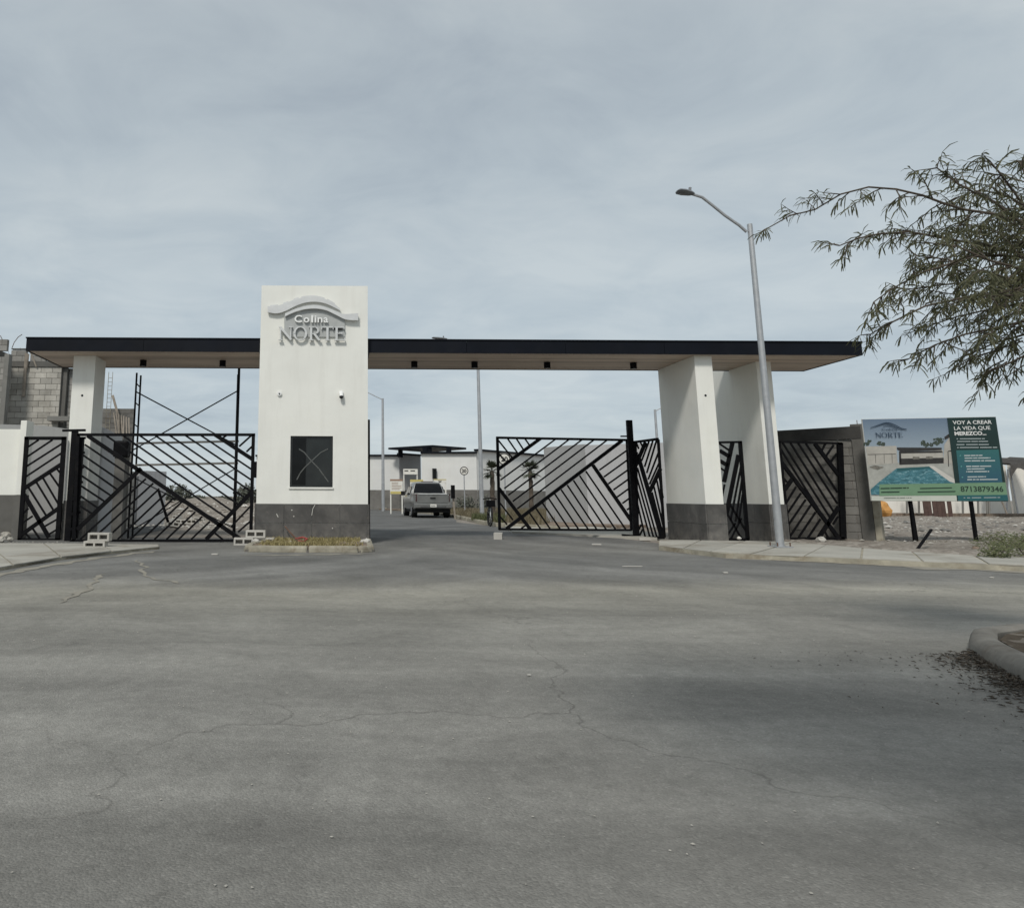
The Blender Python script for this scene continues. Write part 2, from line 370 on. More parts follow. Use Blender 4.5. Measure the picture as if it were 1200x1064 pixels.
def soffit():
    mt, t, b = new_mat('wood_soffit'); v = gpos(t)
    g = tnoise(t, v, 1.0, 7, .65, .6, map_scale=(.9, 16, 16)); p = tnoise(t, v, .35, 3, .5, off=6)
    oi = t.nodes.new('ShaderNodeObjectInfo')
    col = ramp(t, g, [(.3, (.40, .31, .245)), (.52, (.54, .44, .36)), (.75, (.68, .58, .49))])
    mr = t.nodes.new('ShaderNodeMapRange'); mr.inputs[3].default_value = .78; mr.inputs[4].default_value = 1.22
    t.links.new(oi.outputs['Random'], mr.inputs[0])
    hs = t.nodes.new('ShaderNodeHueSaturation'); t.links.new(mr.outputs[0], hs.inputs['Value']); t.links.new(col, hs.inputs['Color'])
    t.links.new(hs.outputs[0], b.inputs['Base Color']); b.inputs['Roughness'].default_value = .6; return mt
M['soffit'] = soffit()
def leafmat(name, a, b_, c, tr=.25):
    mt, t, b = new_mat(name); v = gpos(t)
    n = tnoise(t, v, 5, 4, .6); f = tnoise(t, v, 60, 2, .5, off=3)
    col = mix(t, .5, ramp(t, n, [(.3, a), (.5, b_), (.72, c)]), ramp(t, f, [(.35, a), (.65, c)]))
    t.links.new(col, b.inputs['Base Color']); b.inputs['Roughness'].default_value = .65; b.inputs['Specular IOR Level'].default_value = .35
    tl = t.nodes.new('ShaderNodeBsdfTranslucent'); t.links.new(col, tl.inputs[0])
    ms = t.nodes.new('ShaderNodeMixShader'); ms.inputs[0].default_value = tr
    t.links.new(b.outputs[0], ms.inputs[1]); t.links.new(tl.outputs[0], ms.inputs[2])
    t.links.new(ms.outputs[0], t.nodes['Material Output'].inputs[0]); return mt
M['leaf'] = leafmat('mesquite_leaf', (.055, .062, .034), (.105, .112, .060), (.19, .18, .10), .4)
M['dry_grass'] = leafmat('dry_grass', (.10, .085, .05), (.17, .145, .09), (.27, .23, .15))
M['straw'] = leafmat('straw_grass', (.20, .17, .07), (.32, .27, .12), (.42, .36, .19))
M['green_grass'] = leafmat('green_weeds', (.055, .07, .03), (.10, .12, .05), (.18, .18, .09))
M['litter'] = leafmat('fallen_leaves', (.025, .020, .015), (.05, .04, .028), (.11, .085, .06), .05)

# ------------------------------------------------------------------ ground, roads, pavements
g = MB(); g.poly([(-900,-60,-.02),(900,-60,-.02),(900,1500,-.02),(-900,1500,-.02)]); struct(g, 'ground', M['dirt'])
road = MB()
edge = [(-90,-12),(90,-12),(90,8.6),(16,9.2),(13,10.6),(11.77,11.2),(10.56,12.0),(9.81,12.4),(8.99,13.0),(8.3,13.6),(7.4,14.2),(7.2,16.1),(6.9,23),(5.4,26),(4.7,30),(5.6,36),(6.2,44),(4.5,60),(-9,75),(-14,75),(-3,48),(-.2,44),(.6,40),(.6,18),(-5.2,18),(-5.6,30),(-9.5,30),(-9,18),(-90,16.2)]
road.poly([(x,y,-.004) for x, y in edge]); struct(road, 'road', M['asphalt'])
def slab_poly(name, pts, z0, z1, mat, bevel=.012):
    s = MB(); s.prism([(p[0], p[1], z0) for p in pts], (0,0,z1-z0)); return s
def grid_patch(x0, x1, y0, y1, step, hf):
    s = MB(); nx = int((x1-x0)/step)+1; ny = int((y1-y0)/step)+1
    for j in range(ny):
        for i in range(nx):
            x = x0+i*step; y = y0+j*step; s.v.append((x, y, hf(x, y)))
    for j in range(ny-1):
        for i in range(nx-1):
            a = j*nx+i; s.f.append([a, a+1, a+nx+1, a+nx]); s.mi.append(0)
    return s
# right building lot: rough bulldozed dirt
LB = [(10.1,15.4),(10.75,13.5),(11.4,12.85),(12.6,12.05),(16,10.7),(46,10.0)]
def hlot(x, y):
    if x < 10.1: return -.06
    for (xa, ya), (xb, yb) in zip(LB[:-1], LB[1:]):
        if x <= xb: yb_ = ya+(yb-ya)*(x-xa)/(xb-xa); break
    else: yb_ = 10.0
    d0 = y - yb_ + .25*noise.noise((x*2, y*2, 8)) - .1
    e_ = min(1, max(0, d0)/.6, (max(0, (x-11.0)/.5) if y > 17.2 else 9))
    return -.06 + e_*(.13 + .08*noise.noise((x*.9, y*.9, 0)) + .04*noise.noise((x*2.7, y*2.7, 4)) + .02*noise.noise((x*8, y*8, 2)))
s = grid_patch(10.0, 46, 10.0, 50, .2, hlot); struct(s, 'dirt_lot', M['dirt'], smooth=True)
def hleft(x, y):
    e_ = min(1, max(0, (y-27.5)/5))
    return -.03 + e_*(.25 + .35*noise.noise((x*.35, y*.35, 0)) + .22*noise.noise((x*1.1, y*1.1, 4)) + .06*noise.noise((x*4, y*4, 2)) + .45*min(1, max(0, (y-36)/12)))
s = grid_patch(-22, .4, 26.5, 62, .35, hleft); struct(s, 'rubble_lot', M['dirt'], smooth=True)
# verge right of the entry lane
def hver(x, y): return .06 + .05*noise.noise((x*1.2, y*1.2, 7))
vg = MB(); 
# sidewalks: separate cast slabs with open joints
def walk_strip(near, far, z, name, n_parts):
    root = MB(); c = 0
    # base sheet below the slabs is the setting object, each slab is a part of it
    base = MB(); pts = [G(*p, z) for p in near] + [G(*p, z) for p in reversed(far)]
    base.prism([(p.x, p.y, -.03) for p in pts], (0,0,z+.015)); b = struct(base, name, M['kerb'])
    def along(pl, t):
        q = [G(*p, z) for p in pl]; Ls = [(q[i+1]-q[i]).length for i in range(len(q)-1)]; d = t*sum(Ls)
        for i, l_ in enumerate(Ls):
            if d <= l_ or i == len(Ls)-1: return q[i].lerp(q[i+1], min(1, d/l_))
            d -= l_
    for i in range(n_parts):
        t0 = i/n_parts + .0022; t1 = (i+1)/n_parts - .0022
        m_ = .5
        a0, a1, b0, b1 = along(near, t0), along(near, t1), along(far, t0), along(far, t1)
        dz = random.uniform(-.004, .006)
        sl = MB(); sl.prism([(p.x, p.y, z-.02) for p in (a0, a1, b1, b0)], (0, 0, .02+dz)); o = sl.build('slab', M['walk'], b, bevel=.006)
    return b
walk_strip([(772,639),(850,647.5),(930,650.5),(1010,654),(1100,658),(1180,661),(1330,667)], [(772,632.5),(850,633),(930,635),(1010,642),(1100,648.5),(1180,652.5),(1330,658.5)], .09, 'sidewalk', 9)
walk_strip([(-260,712),(-120,686),(0,664),(50,655),(100,648.5),(186,640)], [(-260,640),(-120,637),(0,636),(50,636.5),(100,637),(186,637.5)], .05, 'sidewalk', 6)
# pavement inside the right gate
s = MB(); pts = [G(600,622.5,.05), G(770,630,.05), G(772,624,.05), G(640,612,.05), G(585,611,.05)]
s.prism([(p.x,p.y,-.02) for p in pts], (0,0,.07)); struct(s, 'pavement', M['walk'])

def kerb_run(name, pts, wd=.15, h=.12, mat='kerb', r=.03, seg=1.0, label=None):
    """kerb stones laid end to end along a world polyline"""
    root = MB(); b = None
    path = [Vector((p[0], p[1], 0)) for p in pts]; pieces = []
    for a, c in zip(path[:-1], path[1:]):
        n = max(1, round((c-a).length/seg))
        for i in range(n): pieces.append((a.lerp(c, i/n), a.lerp(c, (i+1)/n)))
    bs = MB()
    for a, c in zip(path[:-1], path[1:]):
        bs.beam(a+Vector((0,0,.01)), c+Vector((0,0,.01)), wd*.8, .06, (0,0,1))
    b = struct(bs, name, M['mortar'])
    for a, c in pieces:
        d = (c-a).normalized(); s_ = MB()
        a2 = a + d*.008; c2 = c - d*.008; hh = h + random.uniform(-.01, .01)
        sd = Vector((d.y, -d.x, 0)) * (wd/2); j = Vector((random.uniform(-.008,.008), random.uniform(-.008,.008), 0))
        s_.add([a2-sd+j+Vector((0,0,-.03)), a2+sd+j+Vector((0,0,-.03)), c2+sd+j+Vector((0,0,-.03)), c2-sd+j+Vector((0,0,-.03)),
                a2-sd*.85+j+Vector((0,0,hh)), a2+sd*.85+j+Vector((0,0,hh)), c2+sd*.85+j+Vector((0,0,hh)), c2-sd*.85+j+Vector((0,0,hh))],
               [(0,3,2,1),(4,5,6,7),(0,1,5,4),(1,2,6,5),(2,3,7,6),(3,0,4,7)])
        s_.build('kerb_stone', M[mat], b, bevel=r)
    return b
q = [G(531,606), G(560,612.3), G(582,617), G(640,621)]
kerb_run('kerb', [(q[0].x-1.4, q[0].y+14), (q[0].x-.2, q[0].y+5), (q[0].x,q[0].y), (q[1].x,q[1].y), (q[2].x,q[2].y), (q[3].x+.4,q[3].y)], h=.13)
vr = [G(531,605.5), G(560,611.8), G(582,616.5), G(640,620)]
s = MB(); s.prism([(vr[0].x-1.3, vr[0].y+14,-.02),(vr[0].x-.1, vr[0].y+5,-.02)] + [(p.x+.05, p.y+.05, -.02) for p in vr] + [(vr[3].x+6, vr[3].y+3, -.02), (24, 54, -.02), (3, 58, -.02)], (0,0,.10)); struct(s, 'verge', M['soil'])
# far left verge beside the street lamp
q2 = [G(433,596.5), G(452,597.2), G(470,592), G(480,590)]
kerb_run('kerb', [(q2[0].x-4, q2[0].y+.3), (q2[0].x,q2[0].y), (q2[1].x,q2[1].y), (q2[2].x,q2[2].y), (q2[3].x,q2[3].y)], h=.13, seg=1.2)
s = MB(); s.prism([(q2[0].x-4, q2[0].y+.2,-.02),(q2[0].x,q2[0].y+.1,-.02),(q2[1].x,q2[1].y+.1,-.02),(q2[3].x,q2[3].y,-.02),(q2[3].x-1,q2[3].y+12,-.02),(q2[0].x-7,q2[0].y+14,-.02)], (0,0,.09)); struct(s, 'verge', M['soil'])

# corner island, near right (rounded kerb, dirt inside)
isl = [(16, 6.3), (9, 6.1), (5.7, 5.80), (5.1, 5.70), (4.72, 5.52), (4.47, 5.24), (4.31, 4.95), (4.14, 4.58), (4.0, 4.30), (3.86, 3.95), (3.76, 3.5), (3.8, 2.9), (4.1, 2.2), (4.7, 1.4), (5.6, .6), (7, -.4)]
isl = [(x-.20, y-.20) for x, y in isl]
s = MB(); sec = [(-.085, -.03), (-.08, .06), (-.055, .10), (-.01, .115), (.045, .11), (.07, .09), (.07, -.03)]
bp = len(s.v)
for i, (x, y) in enumerate(isl):
    a = Vector((isl[max(i-1,0)][0], isl[max(i-1,0)][1], 0)); c = Vector((isl[min(i+1,len(isl)-1)][0], isl[min(i+1,len(isl)-1)][1], 0))
    d = (c-a).normalized(); nrm = Vector((-d.y, d.x, 0))   # points to the island side after sign flip below
    nrm = -nrm if nrm.dot(Vector((8, 3, 0))-Vector((x,y,0))) > 0 else nrm
    for (o_, z_) in sec: s.v.append((x + nrm.x*(-o_), y + nrm.y*(-o_), z_))
k_ = len(sec)
for i in range(len(isl)-1):
    for j in range(k_-1): s.f.append([bp+i*k_+j, bp+(i+1)*k_+j, bp+(i+1)*k_+j+1, bp+i*k_+j+1]); s.mi.append(0)
struct(s, 'kerb', M['kerb_worn'], smooth=True)
s = MB(); cen = Vector((8.5, 2.6, .12)); pts = [(x+(8.5-x)*.02+.02, y-.06 if y > 5.2 else y, .085) for x, y in isl]
s.prism([(p[0], p[1], -.02) for p in pts] + [(16, -.4, -.02)], (0,0,.105)); struct(s, 'corner_island', M['dark_soil'])

# ------------------------------------------------------------------ scatter helpers
def pebbles(name, spots, mat, lbl=None):
    s_ = MB()
    for (x, y, z, r_) in spots:
        sx, sy, sz = r_*random.uniform(.7,1.4), r_*random.uniform(.7,1.4), r_*random.uniform(.35,.8); a = random.uniform(0, 6.28)
        vs = []
        for (px, py, pz) in ((1,0,0),(0,1,0),(-1,0,0),(0,-1,0),(0,0,1),(0,0,-.4)):
            px *= sx*random.uniform(.7,1.2); py *= sy*random.uniform(.7,1.2)
            vs.append((x+px*math.cos(a)-py*math.sin(a), y+px*math.sin(a)+py*math.cos(a), z+pz*sz))
        s_.add(vs, [(0,1,4),(1,2,4),(2,3,4),(3,0,4),(1,0,5),(2,1,5),(3,2,5),(0,3,5)])
    return tag(s_.build(name, mat, origin=(0,0,0)), kind='stuff')
def rock(loc, r_, label, mat, squash=.7, seed=0, group=None, cat='rock', name='rock'):
    bm = bmesh.new(); bmesh.ops.create_icosphere(bm, subdivisions=2, radius=r_)
    for v_ in bm.verts:
        k2 = 1 + .45*noise.noise(v_.co*(1.6/r_) + Vector((seed, seed*2, 3))); v_.co *= k2; v_.co.z *= squash
    me = bpy.data.meshes.new(name); bm.to_mesh(me); bm.free(); me.materials.append(mat)
    o = bpy.data.objects.new(name, me); COL.objects.link(o); o.location = (loc[0], loc[1], loc[2]+r_*squash*.5); o.rotation_euler = (0,0,seed)
    return tag(o, label, cat, group)
def blades(name, spots, mat, hmin, hmax, wd=.012, lean=.5, origin=(0,0,0), per=1):
    s_ = MB()
    for (x, y, z) in spots:
        for _ in range(per):
            h_ = random.uniform(hmin, hmax); a = random.uniform(0, 6.28); l_ = random.uniform(0, lean)*h_
            dx, dy = math.cos(a)*l_, math.sin(a)*l_; b_ = random.uniform(0, 3.14); wx, wy = math.cos(b_)*wd, math.sin(b_)*wd
            s_.add([(x-wx,y-wy,z),(x+wx,y+wy,z),(x+dx*.4+wx*.8,y+dy*.4+wy*.8,z+h_*.6),(x+dx*.4-wx*.8,y+dy*.4-wy*.8,z+h_*.6),(x+dx,y+dy,z+h_)], [(0,1,2,3),(3,2,4)])
    return s_.build(name, mat, origin=origin)
def inpoly(x, y, pts):
    c = False; n = len(pts)
    for i in range(n):
        x0, y0 = pts[i]; x1, y1 = pts[(i+1)%n]
        if (y0 > y) != (y1 > y) and x < (x1-x0)*(y-y0)/(y1-y0)+x0: c = not c
    return c
def scatter(pts, n, dens=None):
    xs = [p[0] for p in pts]; ys = [p[1] for p in pts]; out_ = []
    while len(out_) < n:
        x = random.uniform(min(xs), max(xs)); y = random.uniform(min(ys), max(ys))
        if inpoly(x, y, pts) and (dens is None or random.random() < dens(x, y)): out_.append((x, y))
    return out_

# ------------------------------------------------------------------ gate tower
TY = 16.1
def tilebase(parent, x0, x1, y0, y1, z0, z1, cols, name='base_tile', faces='fr', rows=2, th=.03):
    """stone tiles clad on the front (f), left (l) or right (r) face, with open joints"""
    gap = .004
    for r_ in range(rows):
        za = z0 + (z1-z0)*r_/rows + gap; zb = z0 + (z1-z0)*(r_+1)/rows - gap
        if 'f' in faces:
            off = 0
            for c in range(cols):
                xa = x0 + (x1-x0)*c/cols + gap; xb = x0 + (x1-x0)*(c+1)/cols - gap; d_ = random.uniform(-.002, .003)
                MB().box(xa, xb, y0-th-d_, y0-.001, za, zb).build(name, M['stone'], parent)
        for f_, xx, sg in (('l', x0, -1), ('r', x1, 1)):
            if f_ not in faces: continue
            n = max(1, round((y1-y0)/.6))
            for c in range(n):
                ya = y0 + (y1-y0)*c/n + gap; yb = y0 + (y1-y0)*(c+1)/n - gap; d_ = random.uniform(-.002, .003)
                if c == 0: ya = y0 - th + .0015
                xa, xb = (xx-th-d_, xx-.001) if sg < 0 else (xx+.001, xx+th+d_)
                MB().box(xa, xb, ya, yb, za, zb).build(name, M['stone'], parent)
def chamfer_box(name, mat, parent, *b, bevel=.012): return MB().box(*b).build(name, mat, parent, bevel=bevel)
pl_, pr_ = P(300.3, 590, TY).x, P(431.2, 590, TY).x; ztop = P(366, 335, TY).z; zb = P(366, 590.3, TY).z
tower = thing('gate_tower', ((pl_+pr_)/2, TY, 0), 'tall white plastered gate tower with dark stone base and one square window', 'tower')
wz0, wz1 = P(365, 571, TY).z, P(365, 511, TY).z; wx0, wx1 = P(340, 541, TY).x, P(390, 541, TY).x
s = MB(); D = .25
s.box(pl_, wx0, TY, TY+D, .0, ztop); s.box(wx1, pr_, TY, TY+D, .0, ztop); s.box(wx0, wx1, TY, TY+D, .0, wz0); s.box(wx0, wx1, TY, TY+D, wz1, ztop)
s.box(pl_, pl_+.2, TY+D, TY+2.4, .0, ztop); s.box(pr_-.2, pr_, TY+D, TY+2.4, .0, ztop); s.box(pl_+.2, pr_-.2, TY+2.2, TY+2.4, .0, ztop)
s.build('wall', M['white'], tower)
MB().box(pl_+.2, pr_-.2, TY+D, TY+2.2, ztop-.35, ztop-.2).build('roof', M['white'], tower)
tilebase(tower, pl_, pr_, TY, TY+2.4, .02, zb, 4, faces='flr', rows=2)
win = MB(); fw = .045
win.box(wx0+.004, wx0+fw, TY+.03, TY+.10, wz0+.004, wz1-.004); win.box(wx1-fw, wx1-.004, TY+.03, TY+.10, wz0+.004, wz1-.004)
win.box(wx0+fw, wx1-fw, TY+.032, TY+.098, wz0+.004, wz0+fw); win.box(wx0+fw, wx1-fw, TY+.032, TY+.098, wz1-fw, wz1-.004)
xm = wx0+(wx1-wx0)*.36; win.box(xm, xm+.02, TY+.062, TY+.094, wz0+fw, wz1-fw)
wo = win.build('window', M['frame'], tower)
MB().box(wx0+fw, xm, TY+.05, TY+.06, wz0+fw, wz1-fw).build('pane', M['dark_glass'], wo); MB().box(xm+.0205, wx1-fw, TY+.056, TY+.066, wz0+fw, wz1-fw).build('pane', M['dark_glass2'], wo)
MB().box(xm+.1, wx1-.1, TY+.0663, TY+.07, wz0+.06, wz0+.5).build('counter', M['dark_glass2'], wo)
def wp(a, b_): return P(310+a/8.18, 450+b_/8.18, TY+.045)
for pth in ([(330,622),(380,655),(450,738),(520,810),(570,880),(610,935)], [(608,622),(540,655),(450,738),(385,800),(340,855),(310,915)]):
    s = MB(); q = [wp(*p) for p in pth]; dy_ = .002 if pth[0][0] < 400 else .004
    for a, c in zip(q[:-1], q[1:]):
        d = (c-a).normalized(); sd = Vector((-d.z, 0, d.x))*.011; s.add([a-sd-Vector((0,dy_,0)), a+sd-Vector((0,dy_,0)), c+d*.006+sd-Vector((0,dy_,0)), c+d*.006-sd-Vector((0,dy_,0))], [(0,1,2,3)])
    s.build('tape', M['tape'], wo)
MB().box(wx0-.02, wx1+.02, TY-.03, TY-.001, wz0-.035, wz0+.002).build('sill', M['white'], wo)

# sign on the tower: hill ribbons, backing plate, Colina / NORTE
sign = thing('entrance_sign', (P(366,400,TY).x, TY, P(366,402,TY).z), 'raised silver sign with curved hill ribbons and the words Colina NORTE on the tower', 'sign')
def sp_(a, b_, y=TY): return P(300+a/8.571, 330+b_/8.571, y)
def ribbon(top, bot, y0, y1, name, mat):
    s_ = MB(); q = [sp_(*p) for p in top] + [sp_(*p) for p in reversed(bot)]
    n = len(top)
    A = [sp_(*p) for p in top]; B = [sp_(*p) for p in bot]
    fr, bk = [], []
    vs = [Vector((p.x, y0, p.z)) for p in A] + [Vector((p.x, y0, p.z)) for p in B] + [Vector((p.x, y1, p.z)) for p in A] + [Vector((p.x, y1, p.z)) for p in B]
    fs = []
    for i in range(n-1):
        fs += [(i, i+1, n+i+1, n+i), (2*n+i, 3*n+i, 3*n+i+1, 2*n+i+1), (i, 2*n+i, 2*n+i+1, i+1), (n+i, n+i+1, 3*n+i+1, 3*n+i)]
    fs += [(0, n, 3*n, 2*n), (n-1, 3*n-1, 4*n-1, 2*n-1)]
    s_.add(vs, fs); return s_.build(name, mat, sign)
import bisect
def smooth_line(pts, n=28):
    xs = [p[0] for p in pts]; out_ = []
    for i in range(n+1):
        x = xs[0] + (xs[-1]-xs[0])*i/n; j = min(max(bisect.bisect(xs, x)-1, 0), len(xs)-2)
        p0 = pts[max(j-1,0)]; p1 = pts[j]; p2 = pts[j+1]; p3 = pts[min(j+2,len(pts)-1)]; t = (x-p1[0])/(p2[0]-p1[0])
        m1 = (p2[1]-p0[1])/(p2[0]-p0[0])*(p2[0]-p1[0]); m2 = (p3[1]-p1[1])/(p3[0]-p1[0])*(p2[0]-p1[0])
        out_.append((x, (2*t**3-3*t*t+1)*p1[1] + (t**3-2*t*t+t)*m1 + (-2*t**3+3*t*t)*p2[1] + (t**3-t*t)*m2))
    return out_
# upper stepped ribbon
r1t = smooth_line([(120,258),(210,255),(300,228),(400,188),(500,166),(600,164),(700,188),(790,238),(845,280)])
r1b = smooth_line([(120,318),(210,330),(300,306),(400,256),(500,222),(600,214),(700,232),(790,272),(845,300)])
ribbon(r1t, r1b, TY-.09, TY-.03, 'hill_ribbon', M['silver'])
for (xa_, xb2) in ((130,240),(265,345),(358,440),(440,690),(700,800)):
    seg_ = [p for p in r1t if xa_ <= p[0] <= xb2]
    if len(seg_) > 1: ribbon([(x, y-13) for x, y in seg_], [(x, y+22) for x, y in seg_], TY-.075, TY-.035, 'hill_ribbon_step', M['silver'])
r2t = smooth_line([(295,332),(400,286),(500,258),(600,248),(700,268),(800,308),(880,338),(1025,330)])
r2b = smooth_line([(295,362),(400,316),(500,290),(600,284),(700,300),(800,345),(900,392),(1025,402)])
ribbon(r2t, r2b, TY-.11, TY-.05, 'hill_ribbon', M['silver'])
pt = smooth_line([(285,340),(400,314),(500,288),(600,282),(700,298),(800,343),(892,385)])
ribbon(pt, [(x, 600 if False else 560) for x, _ in pt], TY-.035, TY-.002, 'backing_plate', M['sign_side'])

def strokes(ch):
    """serif capitals in a unit box: list of convex polygons"""
    t, T, sr = .07, .15, .035
    def st(x0, y0, x1, y1, wd): 
        dx, dy = x1-x0, y1-y0; l_ = math.hypot(dx, dy); nx, ny = -dy/l_*wd/2, dx/l_*wd/2
        return [(x0-nx,y0-ny),(x1-nx,y1-ny),(x1+nx,y1+ny),(x0+nx,y0+ny)]
    def hz_(x0, x1, y, wd): return [(x0,y-wd/2),(x1,y-wd/2),(x1,y+wd/2),(x0,y+wd/2)]
    def ring(cx_, cy_, rx, ry, tx, ty, a0, a1, n=18):
        o_ = []
        for i in range(n):
            b0 = a0+(a1-a0)*i/n; b1 = a0+(a1-a0)*(i+1)/n
            o_.append([(cx_+rx*math.cos(b0), cy_+ry*math.sin(b0)), (cx_+rx*math.cos(b1), cy_+ry*math.sin(b1)), (cx_+(rx-tx)*math.cos(b1), cy_+(ry-ty)*math.sin(b1)), (cx_+(rx-tx)*math.cos(b0), cy_+(ry-ty)*math.sin(b0))])
        return o_
    s2 = sr
    if ch == 'N': return .98, [st(.14,.02,.14,.98,t), st(.82,.02,.82,.98,t), st(.12,.95,.84,.05,T), hz_(0,.28,s2,.05), hz_(.02,.2,1-s2,.05), hz_(.70,.94,1-s2,.05)]
    if ch == 'O': return 1.0, ring(.47,.5,.46,.51,.14,.06,0,2*math.pi,28)
    if ch == 'R': return .86, [st(.19,.02,.19,.98,T), hz_(.04,.35,s2,.05), hz_(.04,.45,1-s2,.05)] + ring(.42,.73,.30,.27,.13,.05,-math.pi/2,math.pi/2,14) + [hz_(.2,.44,.485,.05), st(.40,.49,.74,.02,T), hz_(.68,.86,s2,.05)]
    if ch == 'T': return .84, [st(.42,.02,.42,.97,T), hz_(.02,.82,.965,.06), hz_(.27,.57,s2,.05), st(.04,.80,.04,.95,.05), st(.80,.80,.80,.95,.05)]
    if ch == 'E': return .76, [st(.19,.02,.19,.98,T), hz_(.03,.68,.965,.06), hz_(.03,.72,s2,.06), hz_(.2,.55,.52,.06), st(.68,.82,.68,.97,.05), st(.72,.03,.72,.2,.05), st(.55,.43,.55,.61,.05)]
def serif_letter(ch, org, ex, ey, hgt, dep, name, mat, parent, yoff=0):
    wd, pl = strokes(ch); s_ = MB(); ex, ey = Vector(ex), Vector(ey); n = ex.cross(ey).normalized()
    for i, p_ in enumerate(pl):
        d_ = dep + (i % 7)*.0012
        q = [Vector(org) + ex*(a*hgt) + ey*(b_*hgt) for a, b_ in p_]
        s_.prism(q, n*d_)
    return wd, (s_.build(name, mat, parent) if name else s_)
xn0 = sp_(228, 600).x; hN = sp_(300, 462).z - sp_(300, 598).z; zN = sp_(300, 598).z; xn1 = sp_(895,600).x
tot = sum(strokes(c)[0] for c in 'NORTE') ; sc_x = (xn1-xn0)/(tot*hN)
xx = xn0
for c in 'NORTE':
    wd, o = serif_letter(c, (xx, TY-.04, zN), (sc_x, 0, 0), (0, 0, 1), hN, .05, 'letter', M['silver'], sign); xx += wd*hN*sc_x
def text_mesh(body, size, offset=0.0, extrude=0.0, xs=1.0, align='LEFT'):
    cu = bpy.data.curves.new('txt', 'FONT'); cu.body = body; cu.size = size; cu.offset = offset; cu.extrude = extrude; cu.align_x = align; cu.resolution_u = 3
    o = bpy.data.objects.new('txt', cu); COL.objects.link(o); bpy.context.view_layer.update()
    me = bpy.data.meshes.new_from_object(o.evaluated_get(bpy.context.evaluated_depsgraph_get()))
    vs = [(v_.co.x*xs, v_.co.y, v_.co.z) for v_ in me.vertices]; fs = [list(p.vertices) for p in me.polygons]
    bpy.data.objects.remove(o); bpy.data.meshes.remove(me); return vs, fs
def text_to(mbld, body, size, org, ex, ey, n, offset=0.0, extrude=0.0, xs=1.0, fit=None):
    vs, fs = text_mesh(body, size, offset, extrude, xs)
    wd = max(v_[0] for v_ in vs); k2 = fit/wd if fit else 1.0
    ex, ey, n, org = Vector(ex), Vector(ey), Vector(n), Vector(org)
    mbld.add([org + ex*(x*k2) + ey*y + n*z for x, y, z in vs], fs); return wd*k2
cx0 = sp_(385,415).x; cw = sp_(735,415).x - cx0; hC = sp_(400,345).z-sp_(400,418).z
adv = {'C': .27, 'o': .20, 'l': .10, 'i': .09, 'n': .19, 'a': .16}; xx = cx0; tw = sum(adv[c] for c in 'Colina')
for c in 'Colina':
    s = MB(); text_to(s, c, hC*1.38, (xx, TY-.075, sp_(400,418).z), (1,0,0), (0,0,1), (0,-1,0), offset=.004, extrude=.02, fit=cw*adv[c]/tw*.82)
    s.build('letter', M['sign_white'], sign); xx += cw*adv[c]/tw
def bird(loc, label, mt):
    s_ = MB(); x, y, z = loc; s_.tube([(x-.09,y,z+.05),(x-.04,y,z+.07),(x+.03,y,z+.06),(x+.12,y,z+.03)], [.008,.028,.03,.006], 6); s_.tube([(x-.10,y,z+.09),(x-.07,y,z+.085),(x-.04,y,z+.07)], [.006,.018,.02], 6)
    s_.tube([(x,y-.01,z),(x,y-.01,z+.04)], .003, 4)
    return tag(s_.build('bird', mt, smooth=True), label, 'bird')
b0 = sp_(815, 505); bird((b0.x, TY-.06, b0.z), 'small dark bird perched on the sign lettering of the tower', M['ink'])

# cameras / fittings on the tower
def dome_camera(u, v, label, black):
    p = P(u, v, TY-.0); t_ = thing('security_camera', (p.x, TY, p.z), label, 'camera')
    MB().tube([(p.x, TY-.001, p.z), (p.x, TY-.04, p.z)], [.055,.05], 14).build('mount', M['sign_white'], t_, smooth=True)
    if black:
        MB().tube([(p.x, TY-.04, p.z), (p.x+.002, TY-.075, p.z-.03), (p.x+.004, TY-.09, p.z-.08)], [.05,.045,.05], 14).build('housing', M['sign_white'], t_, smooth=True)
        MB().tube([(p.x+.004, TY-.09, p.z-.081), (p.x+.006, TY-.095, p.z-.11), (p.x+.006, TY-.095, p.z-.135)], [.048,.044,.02], 14).build('lens', M['lens'], t_, smooth=True)
    else:
        MB().tube([(p.x, TY-.041, p.z-.004), (p.x, TY-.056, p.z-.004)], [.018,.016], 10).build('lens', M['lens'], t_, smooth=True)
dome_camera(399.8, 461, 'white security camera with black dome below, right of the pair on the tower', True)
dome_camera(327.6, 461.5, 'small round white wall fitting left of the security camera on the tower', False)

